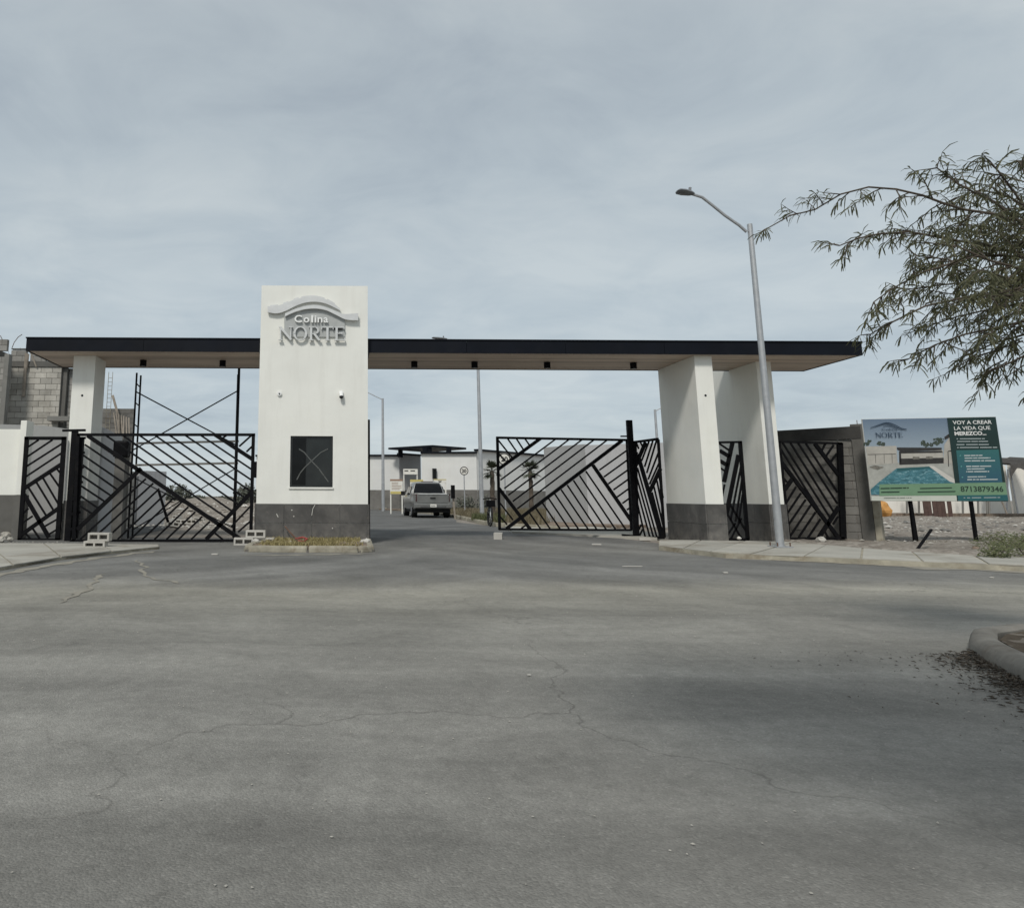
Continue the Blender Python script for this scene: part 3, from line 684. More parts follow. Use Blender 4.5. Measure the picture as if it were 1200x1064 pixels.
# ------------------------------------------------------------------ canopies
CY0 = 16.3
zf0, zf1 = P(430, 413.3, CY0).z, P(430, 397.2, CY0).z
def yat(v, z, u=432):       # depth at which height z shows at pixel row v
    d = ray(u, v); return (z-EYE)/d.z*d.y
CY1 = yat(432.8, zf0)
def canopy(label, x0, x1, x0b, x1b):
    t_ = thing('entrance_canopy', ((x0+x1)/2, CY0, 0), label, 'canopy', 'canopies over the gateway')
    yb = CY1
    # roof deck
    MB().prism([(x0+.03,CY0+.05,zf0+.04),(x1-.03,CY0+.05,zf0+.04),(x1b-.03,yb-.05,zf0+.04),(x0b+.03,yb-.05,zf0+.04)], (0,0,.22)).build('roof_deck', M['fascia'], t_)
    npn = max(1, round((x1-x0)/2.44))
    for i in range(npn):
        xa_, xb2 = x0+(x1-x0)*i/npn, x0+(x1-x0)*(i+1)/npn; dd = random.uniform(-.003,.003)
        MB().box(xa_+.004*(i > 0), xb2-.004*(i < npn-1), CY0+dd, CY0+.04, zf0, zf1-.03).build('fascia_panel', M['fascia'], t_)
    MB().box(x0-.015, x1+.015, CY0-.02, CY0+.10, zf1-.028, zf1).build('coping', M['fascia'], t_)
    MB().prism([(x0b,yb,zf0),(x1b,yb,zf0),(x1b,yb-.04,zf0),(x0b,yb-.04,zf0)], (0,0,zf1-.03-zf0)).build('fascia', M['fascia'], t_)
    for a, b_, sg in ((x0, x0b, 1), (x1, x1b, -1)):
        MB().prism([(a, CY0+.041, zf0), (b_, yb-.041, zf0), (b_+sg*.04, yb-.041, zf0), (a+sg*.04, CY0+.041, zf0)], (0,0,zf1-.03-zf0)).build('fascia', M['fascia'], t_)
    n = 14; gap = .004
    for i in range(n):
        ya = CY0+.045+(yb-CY0-.09)*i/n+gap; yc = CY0+.045+(yb-CY0-.09)*(i+1)/n-gap
        fa, fc = (ya-CY0)/(yb-CY0), (yc-CY0)/(yb-CY0)
        xa, xb_, xc_, xd = x0+(x0b-x0)*fa+.045, x1+(x1b-x1)*fa-.045, x1+(x1b-x1)*fc-.045, x0+(x0b-x0)*fc+.045
        MB().prism([(xa,ya,zf0+.012),(xb_,ya,zf0+.012),(xc_,yc,zf0+.012),(xd,yc,zf0+.012)], (0,0,.02)).build('soffit_board', M['soffit'], t_)
    return t_
xl0 = P(30.5, 405, CY0).x; xl0b = P(72, 431, CY1).x; xr1 = P(1010.5, 410, CY0).x; xr1b = P(942, 438.5, CY1).x
canopy('shorter black edged canopy with wood soffit left of the white tower', xl0, pl_-.004, xl0b, pl_-.004)
canopy('long black edged canopy with wood soffit right of the white tower', pr_+.004, xr1, pr_+.004, xr1b)
lampL = None
def ceil_light(u, v, label, y):
    global lampL
    p = P(u, v, y); r_ = .078
    loc = Vector((p.x, y, zf0+.01))
    if lampL is None:
        t_ = thing('ceiling_light', loc, label, 'light', 'black ceiling lights under the canopies')
        MB().tube([(loc.x, y, loc.z), (loc.x, y, loc.z-.15)], r_, 20).build('housing', M['black'], t_, smooth=True)
        MB().tube([(loc.x, y, loc.z-.145), (loc.x, y, loc.z-.153)], r_*.8, 20).build('lens', M['lamp_grey'], t_, smooth=True)
        lampL = t_
    else: copy_thing(lampL, loc, label)
for u, lb in ((168, 'black round ceiling light nearest the left column'), (261, 'black round ceiling light just left of the white tower'), (485.5, 'first black ceiling light right of the white tower'), (556, 'second black ceiling light right of the tower, above a far pole'),
              (641, 'third black ceiling light right of the tower, over the open gate leaf'), (742, 'fourth black ceiling light right of the tower, next to the pillar')):
    ceil_light(u, 424, lb, CY0+1.15)

# ------------------------------------------------------------------ pillars
zsof = zf0-.0
def pillar(x0, x1, y0, y1, label, faces, cols, ztop_=None, hole=None, zw=None):
    t_ = thing('gate_pillar', ((x0+x1)/2, y0, 0), label, 'pillar'); zw = zw or P(830,590.5,16.5).z
    MB().box(x0, x1, y0, y1, 0, ztop_ or zf0+.011).build('wall', M['white'], t_, bevel=.008)
    tilebase(t_, x0, x1, y0, y1, .0, zw, cols, faces=faces, rows=2)
    if hole:
        h_ = P(hole[0], hole[1], y0); MB().tube([(h_.x, y0-.004, h_.z), (h_.x, y0+.002, h_.z)], .028, 12).build('conduit_hole', M['lens'], t_)
    return t_
lc0, lc1 = P(80.5, 505, 16.9).x, P(106.8, 505, 16.9).x
pillar(lc0, lc1, 16.9, 17.65, 'slim white pillar with a round black hole under the left canopy', 'fr', 1, hole=(96.3, 463.5))
a0, a1 = P(827, 590.5, 16.5).x, P(848.2, 590.5, 16.5).x
pillar(a0, a1, 16.5, CY1-.06, 'wide white pillar with a tiny hole, left of the two pillars on the right', 'flr', 1, hole=(826.8, 463.5))
b0x, b1x = P(901.5, 590.5, 17.2).x, P(919.2, 590.5, 17.2).x
pillar(b0x, b1x, 17.2, CY1-.06, 'white pillar with dark base directly behind the tall street lamp', 'flr', 1)
vw_ = MB(); vw_.box(b0x+.02, b1x-.02, CY1-.055, 20.8, 0, zf0+.32); t_ = thing('wing_wall', ((b0x+b1x)/2, CY1, 0), 'shaded white wall running back behind the pillar with the street lamp', 'wall'); vw_.build('wall', M['white'], t_); MB().box(b0x-.03, b0x+.015, CY1-.05, 20.8, 0, P(830,590.5,16.5).z).build('base_panel', M['stone'], t_)
# white jamb between pedestrian gate and vehicle gate, and the white boundary wall at the far left
j0, j1 = P(77, 560, 17.0).x, P(86, 560, 17.0).x
t_ = thing('gate_jamb', ((j0+j1)/2, 17.0, 0), 'narrow white jamb with dark base between the two left gates', 'post')
MB().box(j0, j1, 17.0, 17.3, 0, P(80,506,17).z).build('wall', M['white'], t_, bevel=.006)
MB().box(j0-.03, j1+.02, 16.965, 16.999, 0, P(76,590,17).z).build('base_panel', M['stone'], t_)
t_ = thing('boundary_wall', (P(0,560,17.1).x-3, 17.1, 0), 'cream white boundary wall with dark lower band at the left edge', 'wall')
wl0, wl1 = -16.5, P(21,560,17.1).x
zwt, zwm = P(5, 503, 17.1).z, P(5, 580, 17.1).z
MB().box(wl0, wl1, 17.1, 17.3, zwm, zwt).build('wall', M['white'], t_, bevel=.006)
MB().box(wl0, wl1, 17.07, 17.3, 0, zwm-.004).build('base_panel', M['beam'], t_)
pw0, pw1 = P(20.3,560,17.0).x, P(27.6,560,17.0).x
MB().box(pw0, pw1, 16.95, 17.35, zwm+.002, P(25,493,17).z).build('end_pillar', M['white'], t_, bevel=.01)
MB().box(pw0-.01, pw1+.01, 16.93, 17.36, 0, zwm).build('end_pillar_base', M['beam'], t_)

# ------------------------------------------------------------------ gates
BLK = M['black']
def gate(label, orig, s_, p0, n, rails, thick, thin, name='metal_gate', group=None, mirror=None, tw=.088, nw=.040, fw_=.06, cat='gate'):
    """rails/thick/thin: pixel segments (x1,y1,x2,y2) in a zoomed view with origin orig and scale s_"""
    conv = lambda a, b_: PL(orig[0]+a/s_, orig[1]+b_/s_, p0, n)
    c = conv((rails[0][0]+rails[0][2])/2, rails[1][1])
    t_ = thing(name, (c.x, c.y, 0), label, cat, group)
    for i, r_ in enumerate(rails):
        MB().beam(conv(r_[0], r_[1]), conv(r_[2], r_[3]), r_[4] if len(r_) > 4 else fw_, .06, n).build(('top_rail', 'bottom_rail', 'stile', 'stile')[min(i, 3)], BLK, t_)
    for r_ in thick: MB().beam(conv(*r_[:2]), conv(*r_[2:4]), tw, .046, n).build('brace', BLK, t_)
    for r_ in thin: MB().beam(conv(*r_[:2]), conv(*r_[2:4]), nw, .03, n).build('bar', BLK, t_)
    return t_
NY = Vector((0, 1, 0))
gate('narrow black pedestrian gate with slanted bars at the left end beside the cream wall', (15,495), 7.09, (0,16.8,0), NY,
     [(100,132,445,132,.075),(45,972,390,975,.06),(118,120,58,975,.09),(428,120,372,975,.10)],
     [(100,545,415,340),(95,600,300,955),(75,930,385,710)],
     [(125,205,215,145),(120,285,330,145),(115,365,412,175),(110,450,412,250),(130,540,275,770),(195,495,335,725),(250,460,380,680),(310,425,400,555),(368,388,410,440),
      (85,755,130,715),(80,835,165,778),(110,925,150,970),(165,880,225,968),(262,865,368,805),(290,935,365,890)])
Y2 = 16.35
g2 = gate('large closed black vehicle gate with slanted bars left of the white tower', (0,0), 1, (0,Y2,0), NY,
     [(91,509.5,299,509.5,.06),(82,633.6,294,633.2,.055),(91.8,509,86.5,634,.07),(297,509,293.8,632,.07)],
     [(102.6,510.5,281,631),(165.5,549,90.5,620.5),(295.5,576,241.5,632),(252,509.5,297,539)],
     [(235,510,295.8,550.7),(216.8,510,295,562.7),(198.5,510,294.4,576.1),(181.5,510,287,583.5),(163.2,510,279,591),(143.5,510,271.5,598.6),(123.7,510,264.5,606),
      (280.3,523.2,294.4,510.5),(288.7,529.6,296,522.5),(261.2,513.3,266.5,509.5),
      (99.5,521,153.5,557.5),(97.5,533.5,145,566),(97,545,136.5,573),(96,557.7,129.5,580.5),(95.5,569.7,122.5,587.5),(94,581,114.7,595.3),(93,592.5,107.6,601.6),
      (171,561,94,632),(179.6,566.4,108,632),(186.7,572.7,123.5,632),(195,577.7,137.8,632),(203.7,583.4,152.7,632),(212.9,588.3,166.8,632),(220.7,594,181,632),(229,599.7,195,632),(237,605.3,209.3,632),(246,611,224,632),
      (252,624.8,261,632),(270.4,617.7,294.4,592.3),(279,623.4,293,611)])
# inner leaf folded against the hinge post: short vertical pieces
lk = P(299, 551, Y2); MB().box(lk.x-.05, lk.x+.04, Y2-.05, Y2-.031, P(298,560,Y2).z, P(298,541,Y2).z).build('lock_box', BLK, g2)
# tall hinge post with T bar
def post(label, u0, v0, u1, v1, y, wd, name='gate_post', crossbar=None, extra=None):
    a, b_ = P(u0, v0, y), P(u1, v1, y); x = (a.x+b_.x)/2
    t_ = thing(name, (x, y, 0), label, 'post')
    MB().box(x-wd/2, x+wd/2, y-.05, y+.05, 0, a.z).build('upright', BLK, t_, bevel=.004)
    for (ua, va, ub, vb, w_) in (crossbar or []):
        MB().beam(P(ua,va,y-.03), P(ub,vb,y-.03), w_, .07, NY).build('bracket', BLK, t_)
    return t_
t_ = post('black hinge post with a flat T shaped top between the two left gates', 86.8, 503.5, 80.5, 636, 16.55, .13, crossbar=[(73.5,504.6,100,504.2,.05)])
# scroll work stack beside the post: chain of hinge plates
s = MB()
x_ = P(90, 570, 16.45).x
for i in range(7):
    z_ = .25 + i*.33; s.beam((x_-.10, 16.45, z_), (x_+.13, 16.45, z_+.05), .05, .03, NY)
s.build('hinge_plate', BLK, t_)
MB().box(x_-.03, x_+.09, 16.42, 16.50, .06, P(96,512,16.45).z).build('inner_upright', BLK, t_)
post('thin black gate post against the right edge of the white tower', 430.9, 492, 432.6, 628, 16.55, .07, crossbar=None)
post('tall black gate post rising above the open gate leaf on the right', 737.7, 492.5, 745, 629, 18.9, .14, crossbar=[(727.5,511.3,737,511.3,.035),(729,628,747,629.5,.10)])

# open leaf (middle right)
A3, S3 = (570,500), 7.6
def z5(a, b_): return ((670+a/6.65-570)*7.6, (485+b_/6.65-500)*7.6)
def L5(a, b_, c, d): return z5(a, b_) + z5(c, d)
def M5(a, b_, c, d): return (a, b_) + z5(c, d)
p_l = G(586, 623.5, .08); Y3a, Y3b = 19.35, 19.1
pA = P(585, 560, Y3a); pB = P(739, 560, Y3b); n3 = Vector((-(pB.y-pA.y), pB.x-pA.x, 0)).normalized()
gate('open black vehicle gate leaf with slanted bars standing across the right lane', A3, S3, pA, n3,
     [(90,98)+z5(432,204)+(.06,), (112,913)+z5(465,905)+(.055,), (97,90,118,920,.07), L5(430,200,466,908)+(.06,)],
     [(482,105,105,380), (108,545,390,912), z5(392,208)+(178,908), L5(165,400,465,835)],
     [(105,120,240,290),(188,105,283,243),(268,108,330,205),(345,110,387,170),(108,235,165,305),
      (615,112,125,475),(735,115,160,550),(850,117,195,610), z5(170,205)+(235,665), z5(275,205)+(275,730),
      (112,668,238,832),(117,795,185,872),
      (385,770,482,910),(440,725,568,910),(500,680,658,912),(555,640,738,912),(610,600,820,912),(665,560,905,912),
      M5(720,520,195,900), M5(775,478,270,903), M5(830,436,345,905), M5(885,396,425,905),
      L5(215,438,425,288), L5(250,492,430,362), L5(285,545,437,437), L5(325,592,440,510), L5(355,647,445,582), L5(395,697,450,657), L5(430,747,457,730), (310,905,345,882)])
# angled leaf behind the post
pC = P(744, 570, 18.9); pD = P(777, 570, 18.0); n4 = Vector((-(pD.y-pC.y), pD.x-pC.x, 0)).normalized()
gate('narrow angled black gate leaf between the tall post and the wide pillar', (670,485), 6.65, pC, n4,
     [(485,221,672,196,.06),(495,963,718,963,.055),(492,220,512,963,.07),(674,200,722,963,.04)],
     [(500,400,575,222),(515,315,705,955),(692,425,610,600)],
     [(545,365,603,212),(568,412,632,210),(585,460,660,208),(596,510,682,285),(606,548,690,362),(505,228,522,272),(533,218,556,262),(492,335,512,300),
      (525,385,690,957),(512,420,662,957),(502,475,636,957),(502,565,608,957),(502,655,572,957),(640,565,715,885),(664,520,713,765),(680,480,712,655),(626,610,712,945),(520,905,542,862),(528,950,552,900)], nw=.034)
# pedestrian gate between the pillars
gate('half hidden black pedestrian gate between the two white pillars', (835,500), 7.09, (0,17.7,0), NY,
     [(20,132,236,127,.05),(60,938,296,938,.06),(228,120,292,940,.075),(-10,130,40,938,.06)],
     [(165,135,95,460),(215,235,112,740),(60,200,140,248),(62,285,125,322)],
     [(55,140,150,205),(60,340,112,375),(238,320,150,775),(245,440,190,790),(250,560,215,800),(110,700,240,930),(130,620,285,880),(190,800,110,920),(240,760,150,935),(100,480,75,600)])
# right-hand leaf in front of the block wall
gate('black gate leaf with slanted bars in front of the grey block wall at the right', (910,485), 6.65, (0,17.55,0), NY,
     [(10,217,505,231,.05),(95,973,525,968,.06),(492,225,520,972,.13),(20,217,98,973,.05)],
     [(38,378,482,965),(298,232,485,480),(485,725,330,962),(125,505,62,592)],
     [(30,270,388,842),(45,222,415,805),(108,226,447,765),(168,228,475,700),(228,230,475,612),(40,480,80,532),(350,292,380,232),(383,332,445,243),(410,390,470,310),
      (152,568,68,705),(190,618,85,775),(227,668,95,862),(267,710,105,955),(305,765,172,962),(342,820,245,965),(478,800,440,862),(370,905,402,965)])

# ------------------------------------------------------------------ block walls
BM = {}
def block_mesh(l_, h_, t_, mat, name='block'):
    k2 = (round(l_,3), round(h_,3), round(t_,3), mat.name)
    if k2 not in BM:
        s_ = MB(); s_.box(0, l_, 0, t_, 0, h_); me_o = s_.build(name, mat, origin=(0,0,0), bevel=.006); BM[k2] = me_o.data; bpy.data.objects.remove(me_o)
    return BM[k2]
def block_wall(parent, p0, p1, z0, rows, mat, bl=.40, bh=.20, t=.14, skip=None, mortar=True, name='block', ragged=0, zt=None):
    p0, p1 = Vector((p0[0], p0[1], 0)), Vector((p1[0], p1[1], 0)); d = (p1-p0); ln = d.length; d.normalize(); ang = math.atan2(d.y, d.x)
    o0 = WL[parent.name]; jt = .006
    for r_ in range(rows):
        x = -(bl/2 if r_ % 2 else 0)
        while x < ln-.02:
            a = max(x, 0); b_ = min(x+bl, ln); x += bl
            if b_-a < .05: continue
            if skip and skip((a+b_)/2, r_): continue
            me = block_mesh(b_-a-2*jt, bh-2*jt, t, mat)
            o = bpy.data.objects.new(name, me); COL.objects.link(o); o.parent = parent
            n_ = Vector((-d.y, d.x, 0))
            o.location = p0 + d*(a+jt) + n_*random.uniform(-.004,.004) + Vector((0,0,z0+r_*bh+jt)) - o0; o.rotation_euler = (0,0,ang)
    if mortar:
        n_ = Vector((-d.y, d.x, 0)); s_ = MB(); h_ = rows*bh - (ragged*bh)
        s_.obox(p0+d*(ln/2)+n_*(t/2+.004)+Vector((0,0,z0+h_/2)), d*(ln/2-.003), n_*(t/2-.011), Vector((0,0,h_/2-.008))); s_.build('mortar', M['mortar'], parent)
# right wall
wA = P(908, 570, 18.9); wB = P(1004, 570, 17.55)
t_ = thing('block_wall', (wB.x, wB.y, 0), 'grey concrete block wall ending in a cast column right of the pillars', 'wall')
ztw = P(1004, 500, 17.55).z
rows_ = int((ztw-.22)/.2); block_wall(t_, (wA.x-.9, wA.y+.66), (wB.x, wB.y), .03, rows_, M['block_dark'])
d = (Vector((wB.x, wB.y, 0)) - Vector((wA.x, wA.y, 0))).normalized(); n_ = Vector((-d.y, d.x, 0))
zt_ = .03+rows_*.2
MB().obox(Vector((wA.x-.4, wA.y+.29, 0)).lerp(Vector((wB.x, wB.y, 0)), .5)+n_*.07+Vector((0,0,(zt_+ztw)/2)), d*1.35, n_*.075, Vector((0,0,(ztw-zt_)/2))).build('cap_beam', M['old_beam'], t_, bevel=.01)
c1 = Vector((wB.x, wB.y, 0)) + d*.14
MB().obox(c1+n_*.06+Vector((0,0,ztw/2+.03)), d*.13, n_*.11, Vector((0,0,ztw/2+.02))).build('end_column', M['beam'], t_, bevel=.01)
MB().obox(c1+d*.20+n_*.06+Vector((0,0,ztw/2)), d*.065, n_*.10, Vector((0,0,ztw/2+.0))).build('end_face', M['kerb'], t_, bevel=.01)
MB().tube([c1+n_*.06+Vector((0,0,ztw+.04)), c1+n_*.06+Vector((0,0,ztw+.15))], .008, 5).build('rebar', M['rust'], t_)

# unfinished block house, far left
HY = 25.0
def hp(a, b_, y=HY): return P(a/7.5, 390+b_/7.5, y)
xh0 = hp(45, 500).x; xh1 = hp(530, 500).x; zb0 = hp(300,790).z; zb1 = hp(300,300).z
house = thing('unfinished_house', ((xh0+xh1)/2, HY, 0), 'unfinished grey concrete block house behind the left end of the canopy', 'building')
nr = int(round(zb1/.2)); block_wall(house, (xh0, HY), (xh1, HY), zb1-nr*.2, nr, M['block_warm'])
zB = zb1; MB().box(xh0, xh1+1.3, HY-.04, HY+.2, zB, hp(300,252).z).build('concrete_beam', M['beam'], house)
zc = hp(300,252).z; block_wall(house, (xh0+.1, HY), (hp(230,200).x, HY), zc, int((hp(150,150).z-zc)/.2+.5), M['block'])
block_wall(house, (hp(255,200).x, HY+.1), (hp(395,200).x, HY+.1), zc, 2, M['block'], skip=lambda a, r_: (r_ == 1 and a > 1.0))
MB().box(xh0+.1, hp(230,200).x, HY-.01, HY+.16, hp(150,150).z+.02, hp(150,150).z+.05).build('coping', M['beam'], house)
# left stack / front volume
MB().box(xh0-2.5, hp(62,300).x, HY-1.0, HY+.0, hp(30,215).z-.12, hp(30,215).z+.12).build('concrete_beam', M['beam'], house)
block_wall(house, (xh0-2.4, HY-.95), (hp(60,150,HY-.95).x, HY-.95), hp(30,205).z, int((hp(30,95).z-hp(30,205).z)/.2+.5), M['block'])
block_wall(house, (P(-22,450,HY-.9).x, HY-.9), (P(3,450,HY-.9).x, HY-.9), 0, int((hp(30,220).z)/.2), M['block'])
MB().box(P(3.2,450,HY-.9).x, P(8.8,450,HY-.9).x, HY-.95, HY-.7, 0, hp(30,230).z).build('concrete_column', M['kerb_dark'], house, bevel=.01)
MB().box(hp(527,400).x, hp(578,400).x, HY+.10, HY+.35, 0, zB-.005).build('concrete_column', M['beam'], house)
block_wall(house, (hp(580,400).x, HY+.25), (hp(660,400).x, HY+.25), zb1-nr*.2, nr, M['block'])
MB().box(hp(450,760).x, hp(640,760).x, HY-.35, HY-.04, hp(500,782).z, hp(500,742).z).build('ledge_slab', M['kerb_dark'], house)
for cxx, r_ in ((85, 12), (150, 15)): pass
for pts in ([(-10,20),(5,30),(20,60),(28,92)], [(195,15),(160,38),(125,85),(105,135)]):
    s = MB(); s.tube([hp(*p, HY-.05) for p in pts], .012, 6); s.build('rebar', M['rust'], house)
for i in range(9):
    a = 70+i*52
    if i in (3, 6): continue
    p = hp(a, 150); MB().tube([(p.x, HY+.07, hp(a,150).z-.1), (p.x+random.uniform(-.05,.05), HY+.07, p.z+random.uniform(.03,.12))], .006, 5).build('rebar', M['rust'], house)
for (a, b_, c, dd, w_) in ((232,180,205,560,.10),(250,185,235,320,.06),(270,175,320,300,.05)):
    MB().beam(hp(a,b_,HY-.12), hp(c,dd,HY-.06), w_, .03, NY).build('timber_prop', M['timber'], house)
# second unfinished structure further back with reinforcement ladder
Y9 = 29
def kp(a, b_, y=Y9): return P(a/7.5, 390+b_/7.5, y)
h2 = thing('unfinished_house', (kp(1020,800).x, Y9, 0), 'low unfinished block structure with leaning plank seen between pillar and scaffold', 'building')
zk = kp(1000,665).z; nrk = int(zk/.2); block_wall(h2, (kp(905,800).x-1.5, Y9), (kp(1175,800).x, Y9), zk-nrk*.2, nrk, M['block_dark'])
MB().beam(kp(990,550,Y9-.2), kp(1075,860,Y9-.4), .09, .04, NY).build('leaning_plank', M['timber'], h2)
for i in range(7):
    a = 1000+i*22; MB().beam(kp(a, 700+i*8, Y9-.3-.05*i), kp(a+random.uniform(-10,50), 905, Y9-.5-.05*i), .05, .03, NY).build('leaning_plank', M['timber'], h2)
t_ = thing('reinforcement_cage', (kp(955,800,Y9-1).x, Y9-1, 0), 'upright steel reinforcement cage like a ladder right of the slim pillar', 'rebar cage')
xa, xb_ = kp(940,600,Y9-1).x, kp(975,600,Y9-1).x; zt_ = kp(955,345,Y9-1).z
for x in (xa, xb_):
    MB().tube([(x, Y9-1, 0), (x+random.uniform(-.02,.02), Y9-1, zt_)], .011, 5).build('bar', M['kerb'], t_)
s = MB()
z_ = .4
while z_ < zt_-.1: s.tube([(xa, Y9-1, z_), (xb_, Y9-1, z_)], .008, 4); z_ += .16
s.build('stirrup', M['kerb'], t_)

# smooth grey walls behind the left gates
t_ = thing('rendered_wall', (P(55,570,20).x, 20, 0), 'smooth grey rendered wall behind the narrow pedestrian gate', 'wall')
zl, zr = P(29,496,20).z, P(82,505,20).z
s = MB(); s.prism([(P(26,570,20).x-2.2,20,0),(P(100,570,20).x,20,0),(P(100,570,20).x,20,zr-.02),(P(50,500,20).x,20,zl-.06),(P(26,570,20).x-2.2,20,zl)], (0,.18,0)); s.build('wall', M['grey_render'], t_)
p0, p1, p2 = Vector((P(118,560,18.0).x, 18.0, 0)), Vector((P(141,560,21.0).x, 21.0, 0)), Vector((P(146,560,23.2).x, 23.2, 0))
t_ = thing('side_wall', p0, 'grey perimeter wall running back behind the large closed gate', 'wall')
def wallseg(a, b_, z, mt, nm, th=.15, z0=0):
    d_ = (b_-a).normalized(); n2_ = Vector((-d_.y, d_.x, 0)); return MB().obox((a+b_)/2+n2_*th/2+Vector((0,0,(z0+z)/2)), d_*((b_-a).length/2), n2_*th/2, Vector((0,0,(z-z0)/2))).build(nm, mt, t_, bevel=.008)
zz = P(125, 503, 18.5).z
wallseg(p0, p1, zz, M['lgrey_render'], 'rendered_panel')
wallseg(p1+Vector((.02,.05,0)), p1+Vector((.1,.35,0)), zz+.05, M['beam'], 'concrete_column', .2)
block_wall(t_, (p1.x+.12, p1.y+.42), (p2.x, p2.y), 0, 12, M['block_dark'])
pa = Vector((P(163,560,25).x, 25.0, 0)); pb = Vector((P(195,560,26).x, 26.0, 0))
wallseg(pa, pb, P(180,552,25.5).z, M['lgrey_render'], 'rendered_panel')
block_wall(t_, (P(134,560,24).x, 24.0), (pa.x-.05, pa.y-.1), 0, 9, M['block'])
bx = P(142, 526, 17.2); t_ = thing('black_box', (bx.x, 17.2, bx.z-.4), 'dark boxy bundle seen through the upper left of the closed gate', 'box')
MB().box(bx.x-.17, bx.x+.18, 17.1, 17.4, bx.z-.20, bx.z+.19).build('body', M['black'], t_, bevel=.05)
MB().box(bx.x-.12, bx.x+.12, 17.15, 17.35, 0, bx.z-.2).build('stand', M['block_dark'], t_)

# scaffold behind the closed gate
SY = 17.6
sca = thing('scaffold', (P(215,600,SY).x, SY, 0), 'dark tube scaffold with crossed braces behind the closed gate', 'scaffold')
def stube(pts, r_, nm): s_ = MB(); s_.tube(pts, r_, 8); return s_.build(nm, BLK, sca, smooth=True)
xs1 = P(154.8, 540, SY).x; xs2 = P(159.8, 540, SY+.6).x; xs3 = P(277, 540, SY).x; xs4 = P(276, 540, SY+.6).x
zs1, zs2, zs3 = P(154.8,437,SY).z, P(160,440,SY+.6).z, P(277,432,SY).z
stube([(xs1,SY,0),(xs1,SY,zs1)], .024, 'upright'); stube([(xs2,SY+.6,0),(xs2,SY+.6,zs2)], .024, 'upright')
stube([(xs3,SY,0),(xs3,SY,zs3)], .032, 'upright'); stube([(xs4,SY+.6,0),(xs4,SY+.6,zs3-.05)], .026, 'upright')
for v in (449, 471.5, 497, 520, 545, 570, 596, 615):
    z_ = P(157, v, SY).z; stube([(xs1,SY,z_),(xs2,SY+.6,z_-.02)], .015, 'rung'); stube([(xs3,SY,z_),(xs4,SY+.6,z_)], .015, 'rung')
stube([(xs1,SY,P(158,459,SY).z),(xs3,SY,P(277,522,SY).z)], .016, 'brace'); stube([(xs1,SY+.05,P(158,527,SY).z),(xs3,SY+.05,P(277,457,SY).z)], .016, 'brace')
stube([(xs2,SY+.6,P(160,560,SY).z),(xs4,SY+.6,P(277,620,SY).z)], .014, 'brace'); stube([(xs2,SY+.6,P(160,622,SY).z),(xs4,SY+.6,P(277,548,SY).z)], .014, 'brace')
MB().beam((xs1,SY+.3,P(160,518.5,SY).z),(xs3,SY+.3,P(277,516,SY).z),.05,.04,NY).build('ledger', M['kerb_dark'], sca)
MB().beam((xs1,SY+.3,P(160,544.5,SY).z),(xs3,SY+.3,P(277,542,SY).z),.05,.04,NY).build('ledger', M['kerb_dark'], sca)

# ------------------------------------------------------------------ loose concrete blocks at the gate
def hollow(loc, label, rot=0, group='loose hollow concrete blocks holding the gate'):
    l_, h_, d_ = .40, .15, .20; x, y, z = loc
    t = .035; s_ = MB()
    c_, si = math.cos(rot), math.sin(rot)
    def bx_(x0, x1, y0, y1, z0, z1):
        s_.obox((x+((x0+x1)/2)*c_-((y0+y1)/2)*si, y+((x0+x1)/2)*si+((y0+y1)/2)*c_, z+(z0+z1)/2), Vector((c_,si,0))*(x1-x0)/2, Vector((-si,c_,0))*(y1-y0)/2, Vector((0,0,(z1-z0)/2)))
    bx_(-l_/2, l_/2, 0, d_, 0, t); bx_(-l_/2, l_/2, 0, d_, h_-t, h_)
    for a in (-l_/2, -t/2, l_/2-t): bx_(a, a+t, .001, d_-.001, t, h_-t)
    bx_(-l_/2+t, l_/2-t, d_*.85, d_*.86, t, h_-t)
    o = s_.build('concrete_block', M['pale_block'], origin=(x,y,z)); return tag(o, label, 'concrete block', group)
bl = G(111, 643.5); hollow((bl.x-.02, bl.y, -.004), 'lower hollow block of the pair in front of the closed gate near the hinge post')
hollow((bl.x+.05, bl.y+.01, .148), 'upper hollow block of the pair in front of the closed gate near the hinge post')
br = G(284, 640)
hollow((br.x-.02, br.y+.3, -.004), 'lower left hollow block of the little pile at the tower corner', .05)
hollow((br.x+.40, br.y+.35, -.004), 'lower right hollow block of the little pile at the tower corner', -.04)
hollow((br.x+.22, br.y+.32, .148), 'top hollow block of the little pile at the tower corner')
fb = G(589, 631.5); hollow((fb.x, fb.y, -.004), 'single block under the foot of the open gate leaf', 1.3, None)
MB_=MB(); MB_.box(fb.x-.06, fb.x-.02, fb.y-.1, fb.y-.06, 0, .26); 

# ------------------------------------------------------------------ planter in front of the tower
i0, i1 = G(284, 646.5).x, G(437, 644).x; yi = G(360, 647).y
island = MB(); island.box(i0+.12, i1-.12, yi+.12, TY-.035, -.02, .085); struct(island, 'planter_soil', M['soil'])
kerb_run('kerb', [(i0+.35, TY+.1), (i0+.06, yi+1.0), (i0+.10, yi+.07), (i0+1.2, yi), (i1-.3, yi+.02), (i1-.06, yi+.25), (i1-.02, TY+.1)], wd=.15, h=.11, seg=1.3, r=.04)
gp = [(i0+.2, yi+.2), (i1-.2, yi+.2), (i1-.2, TY-.06), (i0+.2, TY-.06)]
sp0 = [(x, y, .08) for x, y in scatter(gp, 2600, lambda x, y: .9 if noise.noise((x*1.5, y*1.5, 3)) > .0 else .12)]
tag(blades('grass', sp0, M['straw'], .03, .09, .009, 1.4), kind='stuff')
